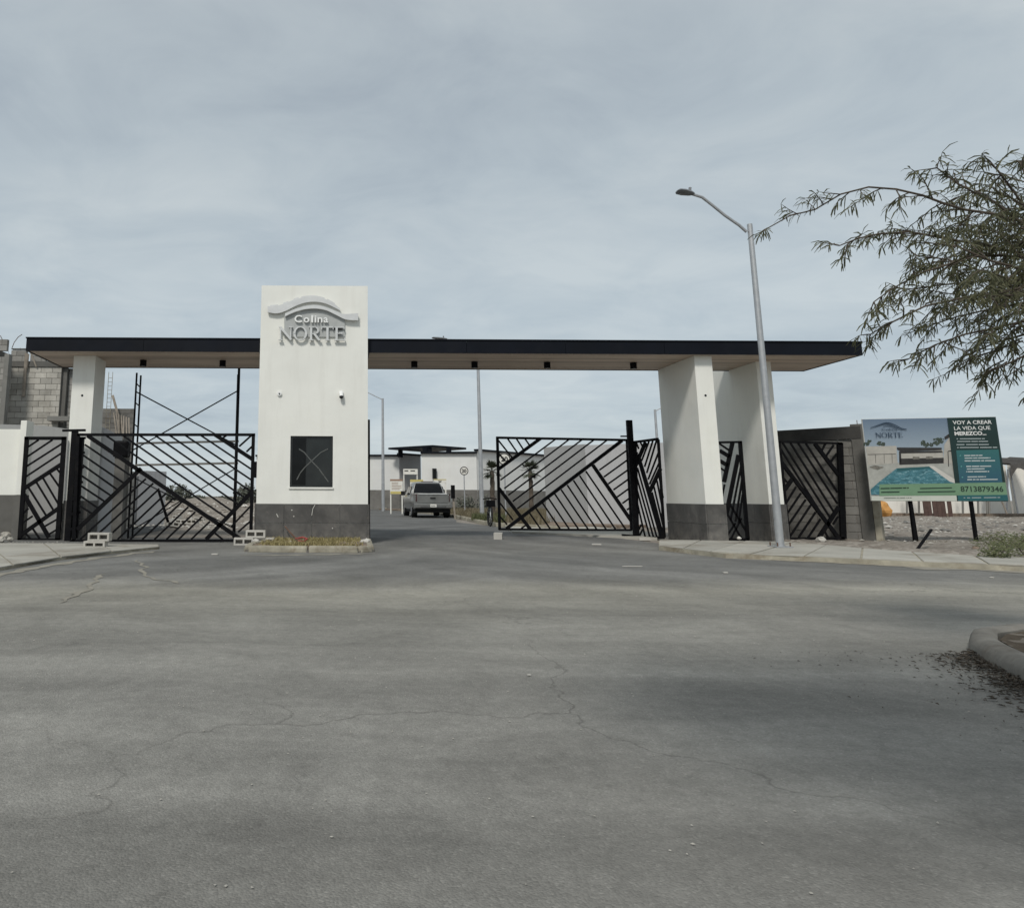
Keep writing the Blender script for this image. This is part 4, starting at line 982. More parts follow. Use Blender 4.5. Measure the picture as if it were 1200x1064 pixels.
hs_ = thing('red_stick', G(352, 636, .1), 'reddish bent hose lying against the dark base in the planter', 'hose')
def zp(a, b_, y): return P(280+a/7.5, 580+b_/7.5, y)
s = MB(); s.tube([zp(405,275,TY-.12), zp(450,330,TY-.3), zp(500,380,TY-.7), zp(545,415,TY-1.1), zp(575,430,TY-1.3)], [.014,.018,.022,.024,.02], 8); s.build('long_end', M['rust'], hs_, smooth=True)
s = MB(); s.tube([zp(500,385,TY-.8), zp(560,372,TY-.9), zp(600,385,TY-1.1), zp(570,410,TY-1.2), zp(520,400,TY-1.2), zp(590,432,TY-1.3), zp(610,425,TY-1.25)], .018, 8); s.build('coil', M['red'], hs_, smooth=True)
for (a, b_, r_) in ((150,400,.07),(455,405,.03),(1120,420,.08),(1090,395,.06)):
    p = zp(a, b_, TY-1.2); rock((p.x, p.y, .09), r_, {150:'pale lump of concrete at the left corner of the planter',455:'tiny white pebble in the middle of the planter',1120:'pale concrete lump on the right kerb of the planter',1090:'smaller pale lump beside the right planter kerb'}[a], M['pale_block'], seed=a)
for (pts, r_) in (([(670,85),(650,120),(640,180)], .006), ([(330,165),(345,195)], .008)):
    s = MB(); s.tube([zp(*p, TY-.036) for p in pts], r_, 6); s.build('scuff_mark', M['board_white'], tower)
for a, b_ in ((482,188),(465,133),(822,292)):
    s = MB(); p = zp(a, b_, TY-.036); s.tube([p, p+Vector((0,.012,0))], .012, 8); s.build('scuff_mark', M['board_white'], tower)

# ------------------------------------------------------------------ street lamps
def street_lamp(base, ztop_, arm_pts, head, label, r0=.075, r1=.045, base_plate=True, head_sz=1.0):
    t_ = thing('street_lamp', base, label, 'street lamp', 'galvanised street lamps'); x, y, z = base
    MB().tube([(x,y,z),(x,y,z+(ztop_-z)*.5),(x,y,ztop_)], [r0,(r0+r1)/2,r1], 14).build('pole', M['steel'], t_, smooth=True)
    MB().tube(arm_pts, [.03]*len(arm_pts), 8).build('arm', M['steel'], t_, smooth=True)
    a, b_ = Vector(head[0]), Vector(head[1]); d_ = (b_-a).normalized(); sd = Vector((0,1,0)); up = sd.cross(d_) if sd.cross(d_).z > 0 else d_.cross(sd); l_ = (b_-a).length
    s_ = MB(); prof = [(0,.045,.03),(.2,.09,.045),(.6,.13,.05),(.9,.12,.04),(1,.06,.015)]; b2 = len(s_.v); n = 10
    for f_, w_, h_ in prof:
        for j in range(n):
            t2 = 2*math.pi*j/n; s_.v.append(tuple(a + d_*(l_*f_) + sd*(w_*head_sz*math.cos(t2)) + up*(h_*head_sz*math.sin(t2)*(1.2 if math.sin(t2) > 0 else .7))))
    for i in range(len(prof)-1):
        for j in range(n): s_.f.append([b2+i*n+j, b2+(i+1)*n+j, b2+(i+1)*n+(j+1)%n, b2+i*n+(j+1)%n]); s_.mi.append(0)
    s_.f.append([b2+j for j in range(n)]); s_.f.append([b2+(len(prof)-1)*n+j for j in range(n)]); s_.mi += [0,0]
    s_.build('lamp_head', M['lamp_grey'], t_, smooth=True)
    pc = a + d_*(l_*.25) + up*.06*head_sz; MB().tube([pc, pc+up*.07], .03, 8).build('photocell', M['lamp_grey'], t_, smooth=True)
    if base_plate:
        MB().box(x-.16, x+.16, y-.16, y+.16, z, z+.02).build('base_plate', M['steel'], t_)
        for sx in (-.12,.12):
            for sy in (-.12,.12): MB().tube([(x+sx,y+sy,z+.02),(x+sx,y+sy,z+.09)], .012, 6).build('bolt', M['rust'], t_)
    return t_
b_ = G(914.5, 641, .09); ly = b_.y
tp = P(876.3, 263, ly)
street_lamp((b_.x, b_.y, .09), tp.z, [P(875,272,ly), P(866,264,ly), P(850,253,ly), P(834,240,ly), P(823,231.5,ly), P(812,228,ly)], (P(813,227.8,ly), P(793,224.5,ly)), 'tall near galvanised street lamp in front of the right pillars, arm reaching left', r0=.072, r1=.05)
y_ = 33.0; bb = P(565, 606, y_); tt = P(553.5, 398, y_)
street_lamp((bb.x, y_, .05), tt.z, [P(554,404,y_), P(545,401,y_), P(532,398.5,y_), P(522,397.5,y_)], (P(524,397.5,y_), P(506,396,y_)), 'mid distance street lamp seen under the long canopy, its head showing above the roof', r0=.10, r1=.06, base_plate=False)
y_ = 52.0; bb = P(449, 594, y_); tt = P(447.5, 467, y_)
street_lamp((bb.x, y_, .0), tt.z, [P(447.5,468,y_), P(440,464.5,y_), P(433,461,y_), P(424,458,y_)], (P(424,458,y_), P(413,456,y_)), 'distant street lamp just right of the white tower', r0=.12, r1=.08, base_plate=False)
y_ = 45.0; tt = P(767.5, 480, y_)
street_lamp((tt.x, y_, .0), tt.z, [P(767.5,482,y_), P(773,479,y_), P(780,476,y_)], (P(780,476,y_), P(790,475,y_)), 'distant street lamp mostly hidden by the wide pillar', r0=.10, r1=.07, base_plate=False)

# ------------------------------------------------------------------ grey walls behind the right gate leaves
y_ = 27.0
t_ = thing('perimeter_wall', (P(700,560,y_).x, y_, 0), 'tall light grey rendered wall behind the open gate leaf', 'wall')
xa, xm_, xb_ = P(638.5,560,y_+2).x, P(687,560,y_).x, P(850,560,y_-2.5).x
zt_ = P(687, 521, y_).z
def vwall(a, b_, z, mt, nm, parent, th=.2):
    a, b_ = Vector((a[0],a[1],0)), Vector((b_[0],b_[1],0)); d_ = (b_-a).normalized(); n2_ = Vector((-d_.y, d_.x, 0))
    return MB().obox((a+b_)/2+n2_*th/2+Vector((0,0,z/2)), d_*((b_-a).length/2), n2_*th/2, Vector((0,0,z/2))).build(nm, mt, parent, bevel=.01)
vwall((xa, y_+2), (xm_-.01, y_+.01), zt_+.02, M['grey_render'], 'left_panel', t_); vwall((xm_, y_), (xb_, y_-2.5), zt_-.02, M['lgrey_render'], 'right_panel', t_)
sv = [(xm_-2, y_-.2), (xb_, y_-2.7), (xb_-2, y_-4.2), (xm_-2.5, y_-2.4)]
pebbles('rubble', [(x, y, .02, random.uniform(.03,.1)) for x, y in scatter(sv, 60)], M['block'])

# ------------------------------------------------------------------ clubhouse far away
CYF = 55.0
club = thing('clubhouse', (P(520,580,CYF).x, CYF, 0), 'low white clubhouse with grey lower band and flat black porch roofs beyond the car', 'building')
z_w = P(520, 574, CYF).z
def seg(u0, v0, y0, u1, v1, y1, nm='wall', mt='white2', band=True):
    a = P(u0, 560, y0); b2_ = P(u1, 560, y1); za = P(u0, v0, y0).z; zb_ = P(u1, v1, y1).z; z_ = (za+zb_)/2
    vwall((a.x, y0), (b2_.x, y1), z_, M[mt], nm, club)
    d_ = Vector((b2_.x-a.x, y1-y0, 0)).normalized(); n2_ = Vector((-d_.y, d_.x, 0)); off = n2_*-.03
    if band:
        MB().obox((Vector((a.x,y0,0))+Vector((b2_.x,y1,0)))/2+off+Vector((0,0,z_w/2)), d_*((Vector((b2_.x,y1,0))-Vector((a.x,y0,0))).length/2), n2_*.029, Vector((0,0,z_w/2))).build('lower_band', M['block_dark'], club)
    MB().obox((Vector((a.x,y0,0))+Vector((b2_.x,y1,0)))/2+Vector((0,0,z_+.07)), d_*((Vector((b2_.x,y1,0))-Vector((a.x,y0,0))).length/2+.05), n2_*.22, Vector((0,0,.069))).build('coping', M['fascia'], club)
seg(300, 536, 60, 468, 533.8, 58.5); seg(468.3, 534, 58.5, 493.3, 533.5, 60.5, mt='lgrey_render'); seg(494, 532, 54.6, 559, 531.2, 54.0); seg(559.5, 531, 54.1, 650, 533.5, 62)
for (u0, v0, u1, v1) in ((506.5,549,511.5,561), (538.5,559,542.8,569.5)):
    y2_ = 54.35; a = P(u0, v0, y2_); c = P(u1, v1, y2_); f_ = MB().box(a.x, c.x, y2_-.15, y2_+.05, c.z, a.z).build('window', M['frame'], club)
    MB().box(a.x+.06, c.x-.06, y2_-.17, y2_-.151, c.z+.06, a.z-.06).build('pane', M['dark_glass'], f_)
def flatroof(pts_uvY, th, label_parts, posts):
    q = [P(*p) for p in pts_uvY]; z_ = q[0].z
    MB().prism([(p.x, p.y, z_) for p in q], (0,0,th)).build('porch_roof', M['fascia'], club)
    for (u, y2_) in posts:
        x = P(u, 560, y2_).x; MB().box(x-.18, x+.18, y2_-.15, y2_+.15, P(u,536,y2_).z, z_-.003).build('porch_post', M['fascia'], club)
flatroof([(455,526.8,57.5),(507,526.8,54.3),(546.5,526.8,57),(500,526.8,61)], .15, None, [(469.5,58.2),(498.5,54.8),(503.5,54.8),(526.5,54.7)])
# low black-coped wall behind the leaf (pergola line)
MB().beam(P(594,536,61), P(652,537.5,61), .25, .3, NY).build('porch_roof', M['fascia'], club)

# ------------------------------------------------------------------ palms
def palm(u, vt, vb_, y, label, nf, fl):
    b2_ = P(u, vb_, y); t2 = P(u, vt, y); p = (b2_.x, y, 0); zc_ = t2.z
    t_ = thing('fan_palm', p, label, 'palm tree', 'young fan palms in front of the clubhouse')
    s_ = MB(); n = 12; s_.tube([(b2_.x+random.uniform(-.02,.02), y, zc_*i/n) for i in range(n+1)], [.13+.02*(i % 2)-.003*i for i in range(n+1)], 8); s_.build('trunk', M['trunk'], t_)
    s_ = MB()
    for i in range(nf):
        a = random.uniform(0, 6.28); el = random.uniform(-.7, 1.3); d_ = Vector((math.cos(a)*math.cos(el), math.sin(a)*math.cos(el), math.sin(el)))
        o_ = Vector((b2_.x, y, zc_)); c = o_ + d_*fl*.45; up = d_.cross(Vector((0,0,1))).normalized()
        s_.tube([o_, c], .012, 4)
        up2 = up.cross(d_)
        for k2 in range(-5, 6):
            an = k2*.24; dd = (d_*math.cos(an) + up*math.sin(an)).normalized(); e_ = c + dd*fl*.6*(1-.04*abs(k2)) + Vector((0,0,-.12*fl*random.random())); w_ = up*.02*math.cos(an) - d_*.02*math.sin(an)
            s_.add([c-w_*.5, c+w_*.5, c.lerp(e_,.5)+w_*1.6, e_, c.lerp(e_,.5)-w_*1.6], [(0,1,2,3,4)])
    o = s_.build('crown', M['palm_green'], t_); o['kind'] = 'stuff'
palm(577.5, 552, 590, 36, 'young fan palm at the left edge of the open gate leaf', 16, .62)
palm(623, 552, 592, 40, 'young fan palm seen through the middle of the open gate leaf', 20, .72)

# ------------------------------------------------------------------ road signs
def round_sign(u, v, y, r_, label, num='20'):
    c = P(u, v, y); t_ = thing('speed_sign', (c.x, y, 0), label, 'road sign', 'round speed limit signs')
    MB().tube([(c.x, y+.03, 0), (c.x, y+.03, c.z+r_*.9)], .03, 8).build('pole', M['steel'], t_, smooth=True)
    MB().tube([(c.x, y, c.z), (c.x, y-.012, c.z)], r_, 28).build('plate', M['board_white'], t_)
    s_ = MB(); n = 28
    for i in range(n):
        a0_, a1_ = 2*math.pi*i/n, 2*math.pi*(i+1)/n; q = []
        for (a, rr) in ((a0_, r_*.98), (a1_, r_*.98), (a1_, r_*.8), (a0_, r_*.8)): q.append((c.x+rr*math.cos(a), y-.016, c.z+rr*math.sin(a)))
        s_.poly(q)
    s_.build('ring', M['ink'], t_)
    s_ = MB(); text_to(s_, num, r_*1.05, (c.x-r_*.55, y-.017, c.z-r_*.38), (1,0,0), (0,0,1), (0,-1,0), offset=.01, fit=r_*1.1); s_.build('numerals', M['ink'], t_)
round_sign(543.8, 551.8, 42, .25, 'round speed limit sign 20 in front of the clubhouse wall')
round_sign(591, 538, 30, .26, 'round sign with black ring seen through the corner of the open gate leaf')
def board(u0, v0, u1, v1, vb_, y, label, style):
    a, c = P(u0, v0, y), P(u1, v1, y); t_ = thing('notice_board', ((a.x+c.x)/2, y, 0), label, 'sign')
    for x in (a.x+.04, c.x-.04): MB().box(x-.035, x+.035, y+.01, y+.06, 0, c.z if style else a.z).build('leg', M['board_white'], t_)
    MB().box(a.x, c.x, y-.02, y+.008, c.z, a.z).build('panel', M['board_white'], t_)
    h_ = a.z-c.z; wd = c.x-a.x
    if style == 1:
        MB().box(a.x+.02, c.x-.02, y-.026, y-.022, c.z+.01, c.z+h_*.18).build('yellow_strip', M['yellow'], t_)
        MB().box(a.x+.0, c.x-.0, y-.026, y-.022, a.z-h_*.12, a.z).build('top_strip', M['ink_brown'], t_)
        s_ = MB()
        for i in range(5):
            zz_ = a.z - h_*(.22+.11*i); s_.box(a.x+.1, a.x+wd*random.uniform(.6,.92), y-.025, y-.022, zz_-h_*.035, zz_)
        s_.build('lettering', M['ink_brown'], t_)
    elif style == 2:
        MB().box(a.x, c.x, y-.026, y-.022, a.z-h_*.2, a.z).build('yellow_strip', M['yellow'], t_)
        s_ = MB(); s_.box(a.x+wd*.35, a.x+wd*.65, y-.025, y-.022, a.z-h_*.45, a.z-h_*.32); s_.box(a.x+wd*.4, a.x+wd*.6, y-.025, y-.022, a.z-h_*.85, a.z-h_*.6); s_.build('symbol', M['ink'], t_)
    elif style == 3:
        s_ = MB(); s_.box(a.x+wd*.08, a.x+wd*.35, y-.025, y-.022, a.z-h_*.45, a.z-h_*.25); s_.box(a.x+wd*.5, a.x+wd*.82, y-.025, y-.022, a.z-h_*.45, a.z-h_*.25); s_.build('lettering', M['ink'], t_)
    return t_
board(457, 561.5, 472, 579, 590, 44, 'pale notice board with yellow lower strip on two white legs left of the car', 1)
board(480.5, 562, 496, 576, 590, 47, 'white board with yellow top strip partly hidden behind the car', 2)
board(472.5, 549.5, 489.5, 556, 590, 50, 'narrow white sign with black writing above the car roof', 3)
# yellow board behind the car roof
board(508, 561.5, 523, 566, 590, 45, 'low yellow edged board showing over the car roof', 2)
# black marker on pale stake right of the car
p = P(530.5, 575, 33.5); t_ = thing('marker_post', (p.x, 33.5, 0), 'black rectangular marker on a pale stake just right of the car', 'marker')
MB().beam((p.x+.08, 33.5, 0), (p.x, 33.5, p.z), .07, .05, NY).build('stake', M['timber'], t_)
a, c = P(528.3,568.5,33.4), P(533.2,584,33.4); MB().box(a.x, c.x, 33.35, 33.44, c.z, a.z).build('marker', M['black'], t_, bevel=.01)

# ------------------------------------------------------------------ car (seen from behind)
def car(cx_, y0, label):
    t_ = thing('parked_car', (cx_, y0, 0), label, 'car'); Wd, Ln, Hh = .95, 5.2, 1.78
    def section(y, zb_, zbelt, zr, wb, wr):      # closed outline in x,z
        return [(-wb*.93, y, zb_), (-wb, y, zb_+.12), (-wb, y, zbelt-.22), (-wb*.97, y, zbelt), (-wr*1.03, y, zr-.16*(zr-zbelt > .3)), (-wr*.93, y, zr-.04), (-wr*.6, y, zr),
                (wr*.6, y, zr), (wr*.93, y, zr-.04), (wr*1.03, y, zr-.16*(zr-zbelt > .3)), (wb*.97, y, zbelt), (wb, y, zbelt-.22), (wb, y, zb_+.12), (wb*.93, y, zb_)]
    secs = [section(.06,.46,1.04,1.12,Wd*.95,Wd*.93), section(.14,.42,1.06,1.13,Wd,Wd*.95), section(1.6,.40,1.06,1.13,Wd,Wd*.95), section(1.63,.40,1.07,1.18,Wd,Wd*.90), section(1.72,.40,1.08,1.50,Wd,Wd*.80), section(1.92,.40,1.08,1.74,Wd,Wd*.74), section(2.2,.40,1.08,1.78,Wd,Wd*.75), section(3.2,.38,1.07,1.77,Wd,Wd*.74),
            section(3.5,.38,1.06,1.68,Wd,Wd*.72), section(4.0,.38,1.05,1.26,Wd,Wd*.80), section(4.1,.38,1.03,1.12,Wd,Wd*.9), section(5.0,.40,.95,1.02,Wd*.95,Wd*.86), section(5.2,.45,.82,.86,Wd*.85,Wd*.8)]
    s_ = MB(); n = len(secs[0])
    for se in secs: s_.v += [(cx_+x, y0+y, z) for x, y, z in se]
    for i in range(len(secs)-1):
        for j in range(n): s_.f.append([i*n+j, (i+1)*n+j, (i+1)*n+(j+1)%n, i*n+(j+1)%n]); s_.mi.append(0)
    s_.f.append(list(range(n))); s_.f.append([(len(secs)-1)*n+j for j in range(n)]); s_.mi += [0,0]
    body = s_.build('body', M['car'], t_, smooth=True)
    MB().box(cx_-.78, cx_+.78, y0+.16, y0+1.52, 1.132, 1.137).build('bed_cover', M['rubber'], t_)
    def back(x, z):      # y of the tail and of the cab back at height z
        if z < 1.15: return .06
        zs = [(1.15,1.63),(1.50,1.72),(1.74,1.92)]
        for (za, ya), (zb_, yb_) in zip(zs[:-1], zs[1:]):
            if z <= zb_: return ya+(yb_-ya)*max(0,(z-za))/(zb_-za)
        return 1.92
    def panel(pts, mt, nm, off=.012, th=.02, par=None):
        s2 = MB(); q = [Vector((cx_+x, y0+back(x, z)-off, z)) for x, z in pts]; s2.prism(q, (0, th, 0)); return s2.build(nm, mt, par or t_)
    gate_ = panel([(-.72,.72),(.72,.72),(.74,1.12),(-.74,1.12)], M['car'], 'tailgate', .02, .03)
    for x0_, x1_ in ((-.60,.60),):
        s2 = MB(); cols = 10; rows_2 = 5
        for i in range(rows_2+1):
            z = 1.20+(1.68-1.20)*i/rows_2; hw = .74-(.74-.60)*((z-1.20)/.48)**1.6
            for j in range(cols+1): x = -hw+2*hw*j/cols; s2.v.append((cx_+x, y0+back(x, z)-.026+.02*abs(x), z))
        for i in range(rows_2):
            for j in range(cols): a = i*(cols+1)+j; s2.f.append([a,a+1,a+cols+2,a+cols+1]); s2.mi.append(0)
        rw = s2.build('rear_window', M['car_glass'], t_, smooth=True)
        MB().box(cx_-.30, cx_+.30, y0+1.93, y0+1.97, 1.755, 1.79).build('brake_light', M['tail'], rw)
    MB().box(cx_-.13, cx_+.13, y0-.005, y0+.03, .92, .975).build('handle', M['rubber'], gate_, bevel=.006)
    MB().box(cx_-.70, cx_+.70, y0+.0, y0+.05, 1.125, 1.165).build('top_edge_glint', M['silver'], gate_, bevel=.008)  # tailgate's top edge, reflected light put into its pale silver colour
    for sx in (-1, 1): MB().prism([(cx_+sx*.78,y0+.02,.78),(cx_+sx*.90,y0+.10,.80),(cx_+sx*.90,y0+.12,1.12),(cx_+sx*.79,y0+.04,1.14)], (0,.06,0)).build('tail_light', M['tail'], t_)
    s2 = MB(); s2.prism([(cx_-.9,y0+.12,.42),(cx_-.93,y0-.0,.46),(cx_-.80,y0-.09,.48),(cx_+.80,y0-.09,.48),(cx_+.93,y0,.46),(cx_+.9,y0+.12,.42)], (0,0,.20)); bmp_ = s2.build('bumper', M['car'], t_, bevel=.03)
    MB().box(cx_-.62, cx_+.62, y0-.098, y0-.088, .50, .57).build('step_pad', M['car_dark'], bmp_)
    pp = MB().box(cx_-.15, cx_+.15, y0-.11, y0-.099, .52, .66).build('license_plate', M['board_white'], t_)
    MB().box(cx_-.12, cx_+.10, y0-.114, y0-.111, .565, .60).build('lettering', M['lamp_grey'], pp)
    MB().box(cx_-.86, cx_+.86, y0+.15, y0+4.9, .25, .43).build('underbody', M['rubber'], t_)
    for sx in (-1, 1):
        for yy in (1.0, 4.3):
            wx = cx_+sx*.80; wh = MB().tube([(wx-.12*sx*1,y0+yy,.36),(wx+.14*sx,y0+yy,.36)], .36, 22).build('wheel', M['rubber'], t_, smooth=True)
            MB().tube([(wx+.141*sx,y0+yy,.36),(wx+.148*sx,y0+yy,.36)], .22, 16).build('rim', M['rim'], wh)
        for (ya, yb_, yc, yd) in ((1.85,2.55,2.50,2.0),(2.62,3.75,3.35,2.62)):
            q = [(cx_+sx*(Wd*.97+.004), y0+ya, 1.12), (cx_+sx*(Wd*.97+.004), y0+yb_, 1.12), (cx_+sx*(Wd*.83), y0+yc, 1.54), (cx_+sx*(Wd*.83), y0+yd, 1.54)]
            MB().prism(q, (sx*.006, 0, .0)).build('side_window', M['car_glass'], t_)
        MB().box(cx_+sx*.98-.0 if sx > 0 else cx_-1.18, cx_+1.18 if sx > 0 else cx_-.98, y0+3.55, y0+3.65, 1.08, 1.30).build('mirror', M['rubber'], t_, bevel=.02)
        MB().tube([(cx_+sx*.88,y0+.2,1.16),(cx_+sx*.88,y0+.9,1.17),(cx_+sx*.88,y0+1.5,1.16)], .018, 6).build('bed_rail', M['car_dark'], t_)
cyy = G(507, 607).y
car(P(507.5, 590, cyy).x, cyy, 'silver grey pickup truck seen from behind on the lane inside the gateway')
for o_ in bpy.data.objects:
    if o_.name == 'parked_car': o_.rotation_euler = (0, 0, R(1.3))

# bicycle, end-on at the edge of the open leaf
p = G(577.5, 617.5); bx_, by_ = p.x, p.y
bk = thing('bicycle', (bx_, by_, 0), 'dark bicycle seen end on beside the open gate leaf', 'bicycle')
def bt(pts, r_, nm, mt, par=None): return MB().tube([(bx_+a, by_+b2, c) for a, b2, c in pts], r_, 8).build(nm, mt, par or bk, smooth=True)
for yy, xo in ((.33, 0), (1.35, .16)):
    ring = [(xo+.02*math.sin(t2), yy+.32*math.cos(t2), .34+.32*math.sin(t2)) for t2 in [2*math.pi*i/22 for i in range(23)]]
    wl = bt(ring, .022, 'wheel', M['rubber'])
    s = MB()
    for i in range(10): t2 = 2*math.pi*i/10; s.tube([(bx_+xo,by_+yy,.34),(bx_+xo,by_+yy+.3*math.cos(t2),.34+.3*math.sin(t2))], .003, 4)
    s.build('spokes', M['steel'], wl)
bt([(0,.33,.34),(.03,.47,.72),(.04,.52,.92)], .016, 'fork', M['steel']); bt([(.04,.5,.8),(.10,.95,.3),(.12,1.12,.78),(.04,.5,.8)], .015, 'frame', M['black']); bt([(.16,1.35,.34),(.10,.95,.3)], .012, 'chain_stay', M['black'])
bt([(-.22,.44,.93),(-.05,.52,.97),(.12,.52,.97),(.26,.44,.93)], .02, 'handlebar', M['black'])
MB().box(bx_+.05,bx_+.19,by_+1.0,by_+1.25,.84,.90).build('saddle', M['black'], bk, bevel=.02); MB().box(bx_-.14,bx_+.16,by_+.22,by_+.44,.68,.90).build('basket', M['black'], bk, bevel=.02)

# ------------------------------------------------------------------ billboard
bTL, bTR, bBR, bBL = (1010.4,491.2), (1168,484.5), (1181.5,586), (1021.6,588.6)
YBl, YBr = 16.75, 16.1
bl_ = P(bBL[0], bBL[1], YBl); brr = P(bBR[0], bBR[1], YBr); tl_ = P(bTL[0], bTL[1], YBl); 
zb_ = (bl_.z+brr.z)/2; zt2 = tl_.z; ex = Vector((brr.x-bl_.x, brr.y-bl_.y, 0)); BW = ex.length; ex.normalize(); nB = Vector((ex.y, -ex.x, 0)); BH = zt2-zb_ 
O = Vector((bl_.x, bl_.y, zb_))
bb_ = thing('billboard', (O + ex*BW/2) * 1.0 - Vector((0,0,zb_)), 'large real estate billboard with pool picture and green phone number strip', 'billboard')
MB().obox(O+ex*BW/2-nB*.03+Vector((0,0,BH/2)), ex*BW/2, nB*.02, Vector((0,0,BH/2))).build('board', M['board_white'], bb_)
for (u, off, nm) in ((1068.5, .10, 'leg'), (1073, .55, 'leg'), (1139, .10, 'leg')):
    pass
def leg(u_t, u_b, v_b, back, w_):
    a = PL(u_t, 588, O - nB*(.075+back*.0), nB); c = G(u_b, v_b, .03)
    c.y = a.y + back; c.x = P(u_b, v_b, c.y).x
    MB().beam((a.x, a.y, zb_+ (BH*.6 if back == 0 else 0)), (c.x, c.y, -.02), w_, w_, NY).build('leg', M['black'], bb_)
# straight legs standing directly behind the board
for (u, back) in ((1069.5, 0), (1141, 0)):
    a = PL(u, 612, O - nB*.085, nB); MB().box(a.x-.028, a.x+.028, a.y-.03, a.y+.03, -.02, zb_+BH*.8).build('leg', M['black'], bb_)
a = PL(1069, 589, O - nB*.10, nB); c = P(1074.5, 634, a.y+.5); MB().beam((a.x, a.y+.06, zb_+.3), (c.x, a.y+.5, -.02), .05, .05, NY).build('strut', M['black'], bb_)
# print, in board coordinates x 0..1, y 0..1 (from the zoomed photograph)
def bc(a, b2):      # zoom coordinates (1005,475 s=6.486) -> unit coordinates
    u, v = 1005+a/6.486, 475+b2/6.486; q = PL(u, v, O, nB); return ((q-O).dot(ex)/BW, (q.z-zb_)/BH)
layer = [0]
def pprint(polys, mt, nm='print', unit=False):
    layer[0] += 1; s_ = MB()
    for pl in polys:
        q = [(x, y) if unit else bc(x, y) for x, y in pl]; q = [(min(.998, max(.002, x)), min(.997, max(.003, y))) for x, y in q]
        s_.poly([O + ex*(x*BW) + Vector((0,0,y*BH)) + nB*(-.009+.0012*layer[0]) for x, y in q])
    return s_.build(nm, mt, bb_)
def flat(name, c, var=.06, sc_=3, rough=.45): return simple(name, c, rough, var, sc_, spec=.4)
def gradmat(name, z0, z1, c0, c1):
    mt, t, b = new_mat(name); v = gpos(t); sz = t.nodes.new('ShaderNodeSeparateXYZ'); t.links.new(v, sz.inputs[0])
    mr = t.nodes.new('ShaderNodeMapRange'); mr.inputs[1].default_value = z0; mr.inputs[2].default_value = z1; t.links.new(sz.outputs[2], mr.inputs[0])
    t.links.new(ramp(t, mr.outputs[0], [(0, c0), (1, c1)]), b.inputs['Base Color']); b.inputs['Roughness'].default_value = .45; return mt
pprint([[(0,0),(1,0),(1,1),(0,1)]], gradmat('printed_sky', zb_+BH*.55, zb_+BH, (.30,.36,.41), (.12,.17,.24)), 'printed_sky', True)
mgrass = flat('print_paving', (.34,.34,.31), .2, 6); mwall = flat('print_wall', (.38,.36,.32), .15, 5); mdark = flat('print_dark', (.03,.028,.026), .3, 8)
pprint([[(70,500),(70,440),(760,430),(760,740),(100,740)]], mgrass)
trees_ = []
for (cxx, cyy2, rr) in ((85,285,30),(60,295,22),(165,285,30),(195,295,22),(500,285,34),(530,300,28),(600,275,40),(640,270,34),(560,300,22)):
    for k2 in range(13):
        ax_, ay_ = cxx+random.uniform(-.5,.5)*rr, cyy2+random.uniform(-.5,.5)*rr; r2 = rr*random.uniform(.14,.34)
        trees_.append([(ax_+r2*random.uniform(.7,1.2)*math.cos(t2), ay_+r2*random.uniform(.7,1.2)*math.sin(t2)) for t2 in [6.283*i/9 for i in range(9)]])
for i, tr_ in enumerate(trees_[:0]): pass
m_tr = flat('print_tree', (.045,.06,.045), .4, 12)
s_ = MB(); layer[0] += 1
for i, tr_ in enumerate(trees_):
    s_.poly([O + ex*(bc(x, y)[0]*BW) + Vector((0,0,bc(x, y)[1]*BH)) + nB*(-.009+.0012*layer[0]+.00002*i) for x, y in tr_])
s_.build('printed_trees', m_tr, bb_)['kind'] = 'stuff'
pprint([[(62,312),(295,308),(305,440),(75,455)], [(660,300),(700,240),(735,440),(650,445)], [(315,360),(650,340),(650,440),(318,450)]], mwall, 'printed_house')
pprint([[(300,320),(640,322),(640,340),(330,352),(300,335)], [(315,350),(330,350),(335,450),(318,450)], [(318,405),(655,398),(655,440),(318,452)], [(325,352),(640,345),(650,360),(560,362),(330,366)], [(660,240),(720,200),(722,232),(665,262)]], mdark, 'printed_pergola')
pprint([[(75,372),(290,368),(292,372),(75,376)], [(135,375),(138,375),(140,440),(137,440)], [(200,374),(203,374),(205,440),(202,440)], [(260,372),(263,372),(265,440),(262,440)], [(688,345),(720,342),(722,350),(690,352)], [(684,350),(690,350),(696,465),(690,465)]], mdark, 'printed_fence')
m_fur = flat('print_furniture', (.15,.14,.12), .5, 20)
pprint([[(90,470+6*i),(130+20*i,455),(200,470),(150,490)] for i in range(1)] + [[(420,390),(470,392),(470,410),(418,410)], [(520,388),(570,388),(575,405),(520,408)]], m_fur, 'printed_furniture')
def poolmat():
    mt, t, b = new_mat('printed_pool_water'); v = gpos(t); n = tnoise(t, v, 9, 4, .6, 1.2, map_scale=(1,1,2.5))
    t.links.new(ramp(t, n, [(.35, (.025,.10,.12)), (.55, (.06,.19,.23)), (.74, (.34,.48,.50))]), b.inputs['Base Color']); b.inputs['Roughness'].default_value = .45; return mt
pprint([[(295,480),(540,465),(560,480),(740,590),(740,680),(100,680),(95,640),(160,585)]], poolmat(), 'printed_pool')
pprint([[(300,478),(545,465),(560,480),(300,500)]], flat('print_pool_shade', (.02,.09,.10)), 'printed_pool')
pprint([[(540,462),(580,462),(742,565),(742,592),(700,580)]], flat('print_coping', (.52,.50,.46)), 'printed_coping')
pprint([[(92,690),(755,684),(755,740),(98,740)]], flat('print_pale', (.50,.52,.46)), 'printed_footer')
mg = flat('print_dark_green', (.010,.030,.028), .15, 2); mteal = gradmat('print_teal', zb_+BH*.25, zb_+BH*.6, (.022,.085,.125), (.025,.12,.12))
pprint([[(675,60),(1090,20),(1180,740),(757,740)]], mg, 'printed_panel')
